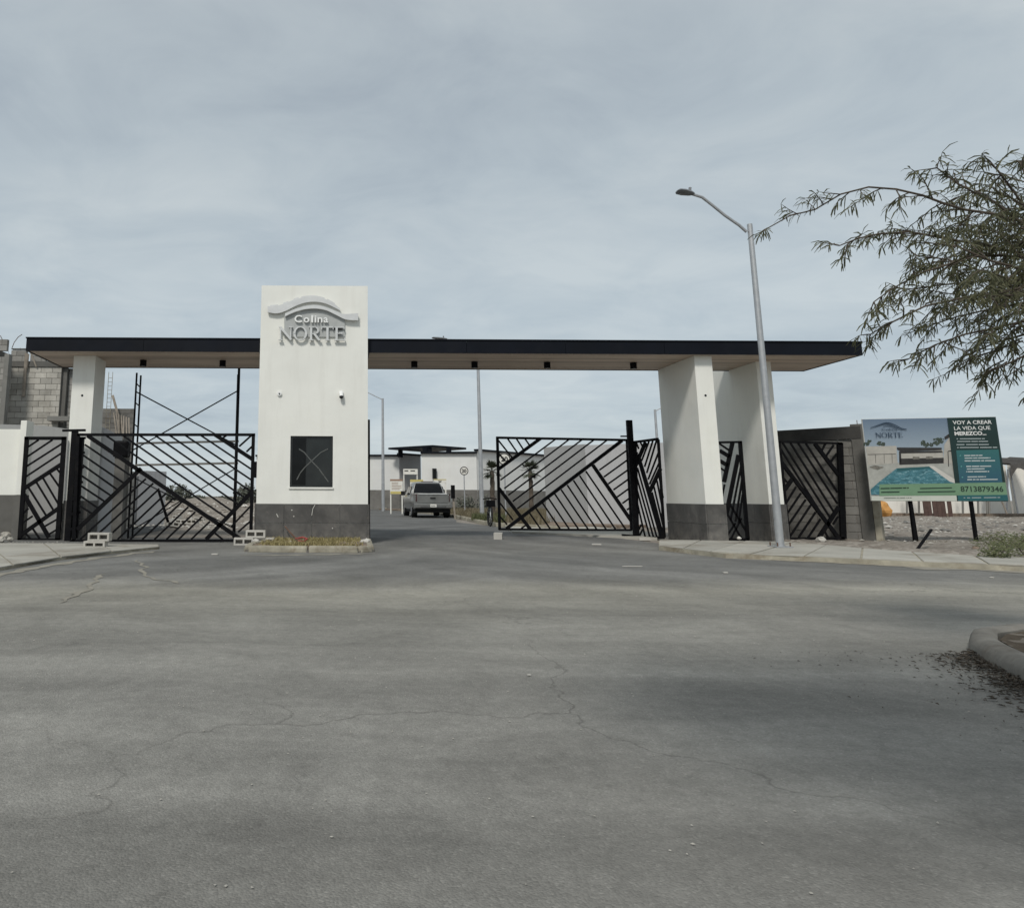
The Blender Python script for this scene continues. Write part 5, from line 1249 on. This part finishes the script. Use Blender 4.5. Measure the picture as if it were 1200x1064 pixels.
pprint([[(748,342),(1070,335),(1100,590),(775,592)]], mteal, 'printed_panel')
pprint([[(165,600),(742,592),(1160,585),(1165,680),(755,684),(165,688)]], flat('print_green', (.15,.26,.16), .08, 4), 'printed_strip')
pprint([[(758,684),(1165,680),(1165,725),(762,727)]], flat('print_teal2', (.020,.10,.11)), 'printed_strip')
m_w, m_k, m_n = flat('print_white', (.68,.68,.66), .03), flat('print_ink', (.02,.045,.03), .1), flat('print_navy', (.02,.04,.07), .1)
def btext(body, x0, y0, x1, h_, mt, nm='lettering', off=.0):
    layer[0] += .5; a = bc(x0, y0); c = bc(x1, y0 + 0); s2 = MB()
    text_to(s2, body, h_, O + ex*(a[0]*BW) + Vector((0,0,a[1]*BH)) + nB*(-.009+.0012*layer[0]), ex, (0,0,1), nB, offset=off, fit=(c[0]-a[0])*BW); s2.build(nm, mt, bb_)
hh = .123
btext('VOY A CREAR', 724, 145, 1020, hh*.92, m_w, off=.002); btext('LA VIDA QUE', 730, 188, 1008, hh*.92, m_w, off=.001); btext('MEREZCO...', 735, 228, 978, hh*.92, m_w, off=.004)
btext('8713879346', 782, 655, 1108, .165, m_k, off=.003)
def wordbars(x0, y0, x1, y1, hpx, mt, n=4):
    s2 = []; xs = sorted([random.uniform(.0, 1) for _ in range(n-1)]); xs = [0]+xs+[1]
    for i in range(n):
        a = xs[i]+.012; b3 = xs[i+1]-.012
        if b3-a < .03: continue
        s2.append([(x0+(x1-x0)*a, y0+(y1-y0)*a+hpx), (x0+(x1-x0)*b3, y0+(y1-y0)*b3+hpx), (x0+(x1-x0)*b3, y0+(y1-y0)*b3), (x0+(x1-x0)*a, y0+(y1-y0)*a)])
    return s2
lines = []
for (a, b2, c) in ((748,252,972),(752,272,995),(740,296,998),(750,318,1062)): lines += wordbars(a, b2, c, b2-1, 6, m_w, 5)
for (a, b2, c) in ((805,378,948),(808,397,1010),(808,418,1045),(812,460,1015),(818,480,965),(820,500,1000),(825,540,975),(828,560,1065)): lines += wordbars(a, b2, c, b2-2, 9, m_w, 4)
lines += wordbars(800,700,1100,697,5,m_w,9)
pprint(lines, flat('print_soft_white', (.40,.45,.45), .1), 'lettering')['kind'] = 'stuff'
pprint([[(770+8*i,382+82*i),(782+8*i,376+82*i),(784+8*i,384+82*i),(775+8*i,390+82*i)] for i in range(3)], flat('print_tick', (.10,.28,.27)), 'tick_marks')
pprint(wordbars(170,628,390,622,8,m_k,4)+wordbars(172,656,318,653,8,m_k,2)+wordbars(470,628,718,622,7,m_k,1)+wordbars(450,655,745,650,7,m_k,1)+wordbars(195,702,410,700,3,m_k,6), m_k, 'lettering')['kind'] = 'stuff'
# printed logo: hill curve and NORTE
def curve_band(top, bot): 
    t2, b2 = smooth_line(top, 14), smooth_line(bot, 14); return [[t2[i], t2[i+1], b2[i+1], b2[i]] for i in range(14)]
pprint(curve_band([(95,170),(150,150),(200,132),(230,130),(280,145),(330,172),(370,180)], [(95,174),(150,158),(200,142),(230,139),(280,152),(330,180),(370,186)]) +
       curve_band([(190,158),(225,150),(260,156),(300,172),(340,184)], [(190,161),(225,156),(260,163),(300,178),(340,187)]), m_n, 'printed_logo')
a0_, a1_ = bc(135,246), bc(343,246); hL = bc(135,208)[1]-bc(135,246)[1]; hL *= BH; kx = (a1_[0]-a0_[0])*BW/(sum(strokes(c)[0] for c in 'NORTE')*hL); xo = a0_[0]*BW
layer[0] += 1
for c in 'NORTE':
    wd, pl = strokes(c); s2 = MB()
    for i, q in enumerate(pl): s2.poly([O + ex*(xo+x*hL*kx) + Vector((0,0,a0_[1]*BH+y*hL)) + nB*(-.009+.0012*layer[0]+.00004*i) for x, y in q])
    s2.build('letter', m_n, bb_); xo += wd*hL*kx
btext('Colina', 178, 192, 300, .075, m_n)
# leaning stake in front of the billboard
a, c = P(1091.5, 620.5, 14.9), G(1073, 651, .0); c = P(1073, 652, 14.6)
t_ = MB(); t_.beam((c.x, 14.6, max(-.02, c.z-.05)), (a.x, 14.9, a.z), .038, .038, NY); tag(t_.build('leaning_stake', M['black']), 'short black stake leaning out of the sidewalk edge below the billboard', 'stake')

# ------------------------------------------------------------------ right background: white walls, poles, boards, tarp
YR = 42.0
t_ = thing('lot_wall', (P(1110,600,YR).x, YR, 0), 'cream white wall at the back of the dirt lot behind the billboard', 'wall')
xa, xb_ = P(1005,600,YR).x, P(1500,600,YR).x
MB().box(xa, P(1180,560,YR).x, YR, YR+.2, 0, P(1100,545,YR).z).build('wall', M['cream_wall'], t_)
MB().box(P(1180.3,560,YR).x, xb_, YR-.3, YR-.1, 0, P(1190,536,YR-.3).z).build('taller_wall', M['cream_wall'], t_)
MB().box(xa, xb_, YR-.34, YR-.305, 0, .25).build('footing', M['soil'], t_)
t_ = thing('dark_awning', (P(1196,545,YR-3).x, YR-3, 0), 'grey brown cloth awning hanging on slanted poles at the right edge', 'awning')
s = MB(); n = 14
top = [P(1184+i*4, 541+3*math.sin(i*.9)+(2 if i < 2 else 0), YR-3) for i in range(n)]; 
bot = [P(1184+i*4, (553 if i > 1 else 562-5*i) - 4*math.sin(i*.7)-i*.2, YR-3.2) for i in range(n)]
for i in range(n-1):
    s.add([top[i], top[i+1], bot[i+1], bot[i], top[i]+Vector((0,2.4,.25)), top[i+1]+Vector((0,2.4,.25))], [(0,1,2,3),(0,4,5,1)])
s.build('cloth', M['cloth'], t_, smooth=True)
for (u0, v0, u1, v1, m_) in ((1183,548,1193,602,'lamp_grey'),(1181,550,1180,600,'lamp_grey'),(1173,585,1180,602,'timber'),(1215,548,1225,602,'lamp_grey')):
    MB().tube([P(u0,v0,YR-3), P(u1,v1,YR-3)], .04, 7).build('pole', M[m_], t_, smooth=True)
t_ = thing('pipe_poles', (P(1145,600,YR-1).x, YR-1, 0), 'row of thin upright poles against the cream wall behind the billboard legs', 'poles')
for u in (1062, 1076, 1127.5, 1145.5, 1156, 1158.5):
    MB().tube([P(u,588-22,YR-1), P(u+1,602,YR-1)], .05, 6).build('pole', M['kerb_dark'], t_)
for i, u in enumerate((1085, 1089.5, 1096, 1101, 1106, 1113.5)):
    y_ = YR-1.5; p = P(u, 602, y_); s = MB().box(p.x-.11, p.x+.11, y_-.04, y_, 0, P(u,570,y_).z)
    tag(s.build('brown_board', M['brown_wood']), ['leftmost brown upright board under the billboard','second brown upright board from the left under the billboard','third brown upright board from the left under the billboard','fourth brown upright board from the left under the billboard','fifth brown upright board from the left under the billboard','rightmost brown upright board under the billboard'][i], 'board', 'brown boards standing by the cream wall')
p = P(1030, 600, YR-2)
bm = bmesh.new(); bmesh.ops.create_icosphere(bm, subdivisions=3, radius=.5)
for v_ in bm.verts:
    v_.co *= 1+.3*noise.noise(v_.co*3); v_.co.z *= 1.0; v_.co.x *= 1.0; v_.co.z = max(v_.co.z, -.35)
me = bpy.data.meshes.new('orange_tarp'); bm.to_mesh(me); bm.free(); me.materials.append(M['orange'])
o = bpy.data.objects.new('orange_tarp', me); COL.objects.link(o); o.location = (p.x+.1, YR-2, .42); tag(o, 'bright orange tarp heap beyond the block wall at the left of the billboard legs', 'tarp')

# debris and stones on the lot and verges
lotp = [(11.5,13.2),(30,12),(42,40),(20,40),(12,17)]
pebbles('gravel', [(x, y, hlot(x, y), random.uniform(.015,.06)) for x, y in scatter(lotp, 2600)], M['block_warm'])
pebbles('rubble', [(x, y, hlot(x, y)+.01, random.uniform(.04,.13)) for x, y in scatter([(12,18.5),(26,18.5),(34,33),(20,33)], 260)], M['block_dark'])
pebbles('rubble', [(x, y, hlot(x, y)+.01, random.uniform(.03,.10)) for x, y in scatter([(12,18.5),(26,18.5),(34,38),(20,38)], 220)], M['pale_block'])
lefp = [(-9.0,27.5),(-.5,27.5),(-.5,45),(-17,45)]
pebbles('rubble', [(x, y, max(-.02, hleft(x, y)), random.uniform(.05,.22)) for x, y in scatter(lefp, 900)], M['dirt'])
pebbles('rubble', [(x, y, max(-.02, hleft(x, y)), random.uniform(.04,.18)) for x, y in scatter(lefp, 240)], M['pale_block'])
pebbles('rubble', [(x, y, 0.0, random.uniform(.02,.10)) for x, y in scatter([(-8.2,22.5),(-1.5,23.5),(-1.5,28),(-8.2,28)], 260)], M['pale_block'])
lab = ['leaning cream block in the rubble pile behind the closed gate','flat lying block in the rubble behind the closed gate','block on end in the rubble near the scaffold','block at the front of the rubble pile','block at the right of the rubble pile behind the gate','tilted block in the middle of the rubble pile','second tilted block of the rubble pile','last block on top of the rubble pile']
for i, (u, v) in enumerate(((196,612),(205,607),(212,613),(218,606),(224,612),(203,616),(232,609),(238,603))):
    p = G(u, v, .1); o = hollow((p.x, p.y, .02+.03*(i % 3)), lab[i], random.uniform(-.8,.8), 'hollow blocks in the rubble pile'); o.rotation_euler = (random.uniform(-.3,.3), random.uniform(-.25,.25), 0)
s = MB(); s.beam(P(186,575,21.5), P(197,612,21.5), .07, .05, NY); tag(s.build('leaning_board', M['black']), 'dark stick leaning in the rubble behind the closed gate', 'stick')
for i, (u, v, r_) in enumerate(((3,621,.20),(8,629,.13),(14,625,.10),(17,619,.12),(1,633,.10),(12,632,.07),(20,628,.06))):
    p = G(u, v, .05); rock((p.x, p.y, .03), r_, ['big brown earth lump at the foot of the cream wall, left edge','pale rock in front of the big lump by the cream wall','pale middle rock of the group by the cream wall','pale rock touching the cream wall end pillar','small rock at the very left edge on the sidewalk','small pale stone in front of the rock group','tiny pale stone nearest the narrow gate'][i], M['dirt'] if i == 0 else M['block_warm'], seed=i*1.7+.5)
# stray bits near the gate
for i, (u, v, w_, d_, lb) in enumerate(((699,638.5,.11,.05,'flat pale paver fragment on the road before the tall post'),(755,633,.14,.1,'pale chunk beside the wide pillar base'),(741,664,.16,.02,'thin pale strip lying on the road right of centre'),(620,791,.012,.01,'tiny white scrap on the near road'),(850,671.5,.03,.03,'small white stone on the road below the pillars'),(252,650,.06,.04,'pale scrap on the road in front of the closed gate'),(1162,677,.025,.02,'small pale stone on the road at the right'))):
    p = G(u, v, 0); s = MB(); s.prism([(p.x-w_, p.y-d_*.6, 0), (p.x+w_*.8, p.y-d_, 0), (p.x+w_, p.y+d_*.7, 0), (p.x-w_*.7, p.y+d_, 0)], (0,0,min(.05, d_*.5))); tag(s.build('concrete_fragment', M['pale_block'], bevel=.004), lb, 'fragment')
rock(G(962,634.5,.09), .10, 'grey stone block in front of the right gate leaf', M['pale_block'], seed=5.5)
rock(G(1143,644,.05), .06, 'brown clod by the sidewalk below the billboard', M['soil'], seed=7.5)
rock(G(866,631.5,.09), .05, 'white scrap under the half hidden gate', M['board_white'], seed=2.5)

# sand washed on to the asphalt: thin wandering streaks
def streak(pts, w0, label):
    s_ = MB(); q = [G(*p, .0) for p in pts]; L_, R_ = [], []; fine_ = []
    for a, c in zip(q[:-1], q[1:]):
        for i in range(10): fine_.append(a.lerp(c, i/10))
    fine_.append(q[-1])
    for i, p_ in enumerate(fine_):
        d_ = (fine_[min(i+1,len(fine_)-1)]-fine_[max(i-1,0)]).normalized(); n2_ = Vector((-d_.y, d_.x, 0))
        w_ = w0*(.3+.9*abs(noise.noise((p_.x*2.1, p_.y*2.1, 1))))*min(1, i/6, (len(fine_)-1-i)/6+.02); jj = n2_*.14*noise.noise((p_.x*3, p_.y*3, 9))
        L_.append(p_+jj+n2_*w_); R_.append(p_+jj-n2_*w_)
    for i in range(len(L_)-1): s_.add([(L_[i].x,L_[i].y,.001),(L_[i+1].x,L_[i+1].y,.001),(R_[i+1].x,R_[i+1].y,.001),(R_[i].x,R_[i].y,.001)], [(0,1,2,3)])
    tag(s_.build('sand_streak', M['sand'], origin=(0,0,0)), kind='stuff')
M['sand'] = simple('washed_sand', (.26,.243,.205), .95, .2, 6, bmp=.3, spec=.1)
streak([(65,707),(88,697),(100,690),(106,683),(118,677),(121,672)], .07, '')
for pth_, w_ in (([(775,645),(850,651.5),(930,655.5),(1010,659),(1100,663),(1190,667),(1300,672)], .42), ([(900,655.5),(1000,660),(1120,666),(1250,673)], .5), ([(-100,700),(0,673),(50,664),(100,656),(150,649),(186,646)], .22), ([(276,650),(330,650.5),(400,649.5),(440,648)], .16)): streak(pth_, w_, '')
streak([(160,655),(168,662),(166,670),(175,676),(200,680),(212,684)], .05, '')
streak([(150,651),(190,650),(215,651)], .05, '')

# ------------------------------------------------------------------ grass and weeds
vp = [(vr[0].x-.9, vr[0].y+12), (vr[0].x+.1, vr[0].y+.3), (vr[1].x+.1, vr[1].y+.3), (vr[2].x+.2, vr[2].y+.3), (vr[3].x, vr[3].y+.6), (vr[3].x+3, vr[3].y+8), (15,50), (4,52)]
spv = [(x, y, .07) for x, y in scatter(vp, 11000, lambda x, y: .25+.75*(noise.noise((x*.6, y*.6, 2)) > -.05))]
tag(blades('dry_grass', spv, M['dry_grass'], .06, .34, .014, .8), kind='stuff')
spg = [(x, y, .07) for x, y in scatter([(vr[1].x-.2, vr[1].y+.4), (vr[2].x+.4, vr[2].y+.4), (vr[2].x+1.2, vr[2].y+4), (vr[1].x+.6, vr[1].y+4)], 1100, lambda x, y: .2+.8*(noise.noise((x*.9, y*.9, 5)) > .0))]
tag(blades('weeds', spg, M['green_grass'], .06, .34, .02, .8), kind='stuff')
spl = [(x, y, .06) for x, y in scatter([(q2[0].x-4, q2[0].y+.5), (q2[1].x, q2[1].y+.4), (q2[3].x, q2[3].y+.5), (q2[3].x-1, q2[3].y+10), (q2[0].x-6, q2[0].y+12)], 2500)]
tag(blades('dry_grass', spl, M['dry_grass'], .1, .4, .02, .6), kind='stuff')
def bush(loc, r_, hgt, n, label, mt='hazy_green', leaf=.09, group=None, cat='shrub'):
    t_ = thing('shrub', loc, label, cat, group); s_ = MB(); st = MB()
    for i in range(7):
        a = random.uniform(0,6.28); st.tube([loc, (loc[0]+r_*.3*math.cos(a), loc[1]+r_*.3*math.sin(a), loc[2]+hgt*.5), (loc[0]+r_*.7*math.cos(a), loc[1]+r_*.7*math.sin(a), loc[2]+hgt*random.uniform(.6,.95))], [.02*hgt,.014*hgt,.005*hgt], 5)
    st.build('stem', M['trunk'], t_)
    for i in range(n):
        a = random.uniform(0,6.28); rr = r_*random.random()**.5; z = loc[2]+hgt*random.uniform(.08,1)*(1-.45*(rr/r_)**2); k2 = 1+.35*noise.noise((a*1.3, z*2, loc[0]))
        c = Vector((loc[0]+rr*k2*math.cos(a), loc[1]+rr*k2*math.sin(a), z)); d1 = Vector((random.gauss(0,1),random.gauss(0,1),random.gauss(0,.7))).normalized(); d2 = d1.orthogonal().normalized()
        l_ = leaf*random.uniform(.6,1.3); s_.add([c-d1*l_, c+d2*l_*.35, c+d1*l_, c-d2*l_*.35], [(0,1,2,3)])
    o = s_.build('foliage', M[mt], t_); o['kind'] = 'stuff'; return t_
for i, (u, y, h_, r_) in enumerate(((207,47,1.25,1.0),(290,44,1.3,.7),(232,52,.6,.8),(262,50,.5,.9))):
    p = P(u, 580, y); bush((p.x, y, max(0, hleft(p.x, y))-.1), r_, h_, 900, ['dusty round shrub left of the ones on the ridge behind the closed gate','dark shrub on the ridge next to the white tower','low grey green shrub in the middle of the ridge','low shrub right of the middle of the ridge'][i], leaf=.12)
for i, (u, v, h_, r_) in enumerate(((1187,645,.42,.55),(1170,656,.30,.22),(1203,652,.35,.4),(1196,640,.3,.4))):
    p = G(u, v, .05); bush((p.x, p.y, .02), r_, h_, 900 if i == 0 else 420, ['bushy green weed by the sidewalk at the right edge','small sprig of weed growing at the kerb right of the billboard','weed half cut off by the right edge of the photo','faint weed behind the bushy one at the right edge'][i], 'green_grass', .035, cat='weed')
sw = [(x, y, .0) for x, y in scatter([(11.5,15.6),(16.5,15.0),(19,17.5),(14,18)], 500, lambda x, y: 1 if noise.noise((x,y,1)) > .05 else .05)]
tag(blades('weeds', sw, M['dry_grass'], .05, .16, .008, 1.0), kind='stuff')
for (u0, n_, lb) in ((536,0,'low bushes'),):
    for i, (u, y) in enumerate(((541,50),(549,50.5),(565,50),(572,50.5))):
        p = P(u, 585, y); bush((p.x, y, .05), .45, 1.05+.2*(i % 2), 200, ['first low plant from the left against the clubhouse base','second low plant from the left against the clubhouse base','third low plant against the clubhouse base','fourth low plant against the clubhouse base beside the bicycle'][i], leaf=.12, group='low plants along the clubhouse base')

# ------------------------------------------------------------------ mesquite tree on the corner island
TX, TYY = 6.3, 4.3
tree = thing('mesquite_tree', (TX, TYY, .08), 'feathery olive green mesquite branches reaching in from the right edge', 'tree')
wood = MB(); LV = []
def limb(pts, r0, r1, n=7):
    pts = [Vector(p) for p in pts]; wood.tube(pts, [r0+(r1-r0)*i/(len(pts)-1) for i in range(len(pts))], n); return pts
def resample(pts, step):
    o_ = []; 
    for a, c in zip(pts[:-1], pts[1:]):
        k2 = max(1, int((c-a).length/step)); o_ += [a.lerp(c, i/k2) for i in range(k2)]
    return o_ + [pts[-1]]
def leaf(p, d_):
    """one pinnate leaf: a narrow bent strip"""
    l_ = random.uniform(.05, .108); w_ = random.uniform(.003, .0058)
    d_ = (d_ + Vector((random.gauss(0,.35), random.gauss(0,.35), random.gauss(0,.35)-.25))).normalized()
    sd = d_.cross(Vector((random.gauss(0,1), random.gauss(0,1), random.gauss(0,1)))).normalized()*w_
    m_ = p + d_*l_*.55; e_ = m_ + (d_+Vector((0,0,-.5))).normalized()*l_*.45
    LV.append((p-sd*.4, p+sd*.4, m_+sd, m_-sd, e_+sd*.5, e_-sd*.5))
def twig(p, d_, ln, dens=1.0, big=1.0):
    n = max(4, int(ln/.035)); pts = [p]; d_ = d_.normalized()
    for i in range(n):
        d_ = (d_ + Vector((random.gauss(0,.12), random.gauss(0,.12), random.gauss(0,.10)-.045))).normalized(); pts.append(pts[-1]+d_*ln/n)
    wood.tube(pts[::2] if len(pts) > 6 else pts, [.005-.0035*i/max(1,len(pts[::2] if len(pts) > 6 else pts)-1) for i in range(len(pts[::2] if len(pts) > 6 else pts))], 4, False)
    for i in range(1, len(pts)):
        if random.random() > dens: continue
        for _ in range(random.choice((2,3,3,4))):
            side = d_.cross(Vector((0,0,1))).normalized()*random.choice((-1,1)); leaf(pts[i], d_*.45 + side*random.uniform(.1,.9) + Vector((0,0,random.uniform(-.7,.25))))
def branch(pxs, ys, r0=.012, tdens=1.0, tl=(.14,.42), step=.055):
    pts = [P(u, v, y) for (u, v), y in zip(pxs, ys)]; rs = resample(pts, .12)
    rs = [rs[0]] + [p_ + Vector((random.gauss(0,.008),)*3) for p_ in rs[1:-1]] + [rs[-1]]
    limb(list(reversed(rs)), r0, .004, 6)
    k2 = 0; total = len(rs)
    for i, p_ in enumerate(resample(pts, step)):
        f_ = i/max(1, (sum((b-a).length for a, b in zip(pts[:-1], pts[1:]))/step)); 
        if random.random() > .92*tdens: continue
        if i < 3:
            for _ in range(2): twig(p_, (pts[0]-pts[1]).normalized()+Vector((random.gauss(0,.5),random.gauss(0,.5),random.gauss(-.2,.5))), random.uniform(.07,.15), 1)
            continue
        a = pts[0] - pts[-1]; a.normalize(); a = a*(.25+.75*min(1, f_*2.5)); dirv = (a*random.uniform(.5,1.1) + Vector((random.gauss(0,.45), random.gauss(0,.7), random.gauss(-.05,.5))))
        twig(p_, dirv, random.uniform(*tl)*(.45+.9*min(1, f_*1.6)), .95)
Ys = lambda a, b2, n: [a+(b2-a)*i/(n-1) for i in range(n)]
B = [([(899,268),(925,254),(955,246),(985,228),(1018,219),(1050,222),(1081,230),(1130,245),(1200,259),(1290,300)], 5.2, 4.6),
     ([(984,288),(1005,280),(1030,274),(1067,271),(1112,279),(1160,288),(1210,300),(1290,320)], 5.0, 4.5),
     ([(1024,354),(1043,341),(1060,330),(1085,318),(1130,303),(1170,300),(1230,300),(1300,320)], 4.8, 4.5),
     ([(1020,392),(1034,384),(1046,377),(1084,357),(1130,350),(1200,336),(1300,340)], 4.9, 4.4),
     ([(1064,421),(1095,406),(1130,392),(1165,384),(1220,372),(1300,360)], 4.7, 4.3),
     ([(1158,436),(1180,424),(1205,414),(1240,402),(1300,388)], 4.6, 4.3),
     ([(1098,197),(1122,214),(1165,238),(1200,262),(1280,310)], 4.5, 4.4),
     ([(1160,189),(1180,214),(1198,240),(1220,262),(1290,310)], 4.3, 4.3),
     ([(1090,285),(1120,290),(1160,305),(1210,320),(1300,345)], 4.2, 4.2),
     ([(1060,340),(1100,335),(1150,330),(1210,332),(1300,350)], 5.3, 4.6),
     ([(1080,385),(1120,372),(1160,362),(1220,356),(1300,360)], 5.4, 4.6),
     ([(1120,262),(1150,268),(1190,280),(1240,300),(1300,330)], 5.2, 4.6),
     ([(1130,418),(1165,402),(1205,390),(1250,378),(1300,370)], 5.2, 4.6),
     ([(1120,232),(1150,222),(1185,232),(1220,262),(1290,310)], 4.9, 4.5),
     ([(1195,190),(1205,215),(1225,250),(1290,310)], 4.7, 4.4),
     ([(1075,300),(1110,304),(1150,318),(1210,330),(1300,345)], 4.8, 4.4),
     ([(1140,350),(1170,345),(1200,345),(1240,350),(1300,355)], 4.0, 4.2)]
for pxs, ya, yb_ in B: branch(pxs, Ys(ya, yb_, len(pxs)), tdens=1.0)
# extra filling in the dense right part
for i in range(34):
    u = random.uniform(1115, 1260); v = random.uniform(225, 430); y = random.uniform(3.9, 5.6)
    if v > 390 and u < 1150: continue
    p_ = P(u, v, y); twig(p_, Vector((-1, random.gauss(0,.6), random.gauss(0,.6))), random.uniform(.25,.5), 1)
hub = P(1300, 345, 4.5)
limb([(TX,TYY,.0),(TX+.05,TYY,.8),(TX-.08,TYY+.05,1.6),(hub.x+.35,4.45,2.2)], .16, .10, 12)
limb([(hub.x+.35,4.45,2.2), hub+Vector((.1,0,0)), hub+Vector((-.1,.05,.1))], .09, .03, 10)
for pxs, ya, yb_ in B:
    e_ = P(pxs[-1][0], pxs[-1][1], yb_); limb([(hub.x+.35,4.45,2.2+random.uniform(-.1,.3)), e_.lerp(hub, .5), e_], .035, .02, 7)
# crown above and behind the camera's right: shades the near road
limb([(TX-.08,TYY+.05,1.6),(TX-.5,3.0,2.6),(4.4,1.8,3.2),(3.0,.9,3.5),(1.6,.4,3.6)], .11, .03, 10)
k2 = 0
while k2 < 1150:
    x = random.uniform(-.2, 3.8); y = random.uniform(-.9, 2.0)
    if abs((x-1.9)/1.75)**3+abs((y-.6)/1.25)**3 > 1+.3*noise.noise((x*1.5,y*1.5,6)): continue
    z = 3.6+random.gauss(0,.22)+.15*noise.noise((x,y,0)) + max(0, y-1.0)*.25; k2 += 1
    twig(Vector((x,y,z)), Vector((random.gauss(0,1), random.gauss(0,1), random.gauss(0,.2))), random.uniform(.3,.55), 1)
for i in range(14):
    a = 2*math.pi*i/14; limb([(2.4,.7,3.52),(1.9+.9*math.cos(a),.6+.7*math.sin(a),3.6),(1.9+1.6*math.cos(a),.6+1.1*math.sin(a),3.65)], .02, .005, 5)
wood.build('trunk', M['trunk'], tree, smooth=True)
s = MB()
for (a, b2, c, d_, e_, f_) in LV: s.add([a, b2, c, d_, e_, f_], [(0,1,2,3),(3,2,4,5)])
o = s.build('foliage', M['leaf'], tree); o['kind'] = 'stuff'
print('leaves', len(LV))
# fallen leaves along the kerb
s = MB()
for i in range(2600):
    t2 = random.random(); j = t2*(7); k2 = int(j)+5; k2 = min(k2, len(isl)-3); a = Vector(isl[k2]); c = Vector(isl[k2+1]); p_ = a.lerp(c, random.random())
    off = abs(random.gauss(0,.16))+.10; p_ = Vector((p_.x-off*random.uniform(.7,1.2), p_.y-off*.15, 0)); r_ = random.uniform(.006,.022); a_ = random.uniform(0,6.28); tz = random.uniform(.0,.012)+max(0,.03-off*.08)*random.random()
    dx, dy = math.cos(a_)*r_, math.sin(a_)*r_; s.add([(p_.x-dx,p_.y-dy,tz),(p_.x+dy*.35,p_.y-dx*.35,tz+.008),(p_.x+dx,p_.y+dy,tz+.003),(p_.x-dy*.35,p_.y+dx*.35,tz+.006)], [(0,1,2,3)])
for i in range(900):
    x = random.uniform(2.6,4.4); y = random.uniform(2.5,5.1); r_ = random.uniform(.005,.013); a_ = random.uniform(0,6.28); dx, dy = math.cos(a_)*r_, math.sin(a_)*r_
    if random.random() > (x-2.4)/2: continue
    s.add([(x-dx,y-dy,.002),(x+dy*.4,y-dx*.4,.007),(x+dx,y+dy,.003),(x-dy*.4,y+dx*.4,.006)], [(0,1,2,3)])
tag(s.build('fallen_leaves', M['litter'], origin=(0,0,0)), kind='stuff')
pebbles('gravel', [(x, y, .0, random.uniform(.002,.006)) for x, y in scatter([(-5,1.6),(5,1.6),(9,9),(-8,9)], 1500)], M['block_warm'])
pebbles('gravel', [(x, y, .085, random.uniform(.006,.03)) for x, y in scatter([(4.4,3.6),(9,3.6),(9,5.85),(5.0,5.45)], 600)], M['block_warm'])
pebbles('gravel', [(x, y, .0, random.uniform(.006,.03)) for x, y in scatter([(-9,14.5),(-4.5,15.2),(-4.5,15.9),(-9,16.3)], 160)], M['block_warm'])
# bird on the long canopy roof edge is left to the far lamp head; nothing more here
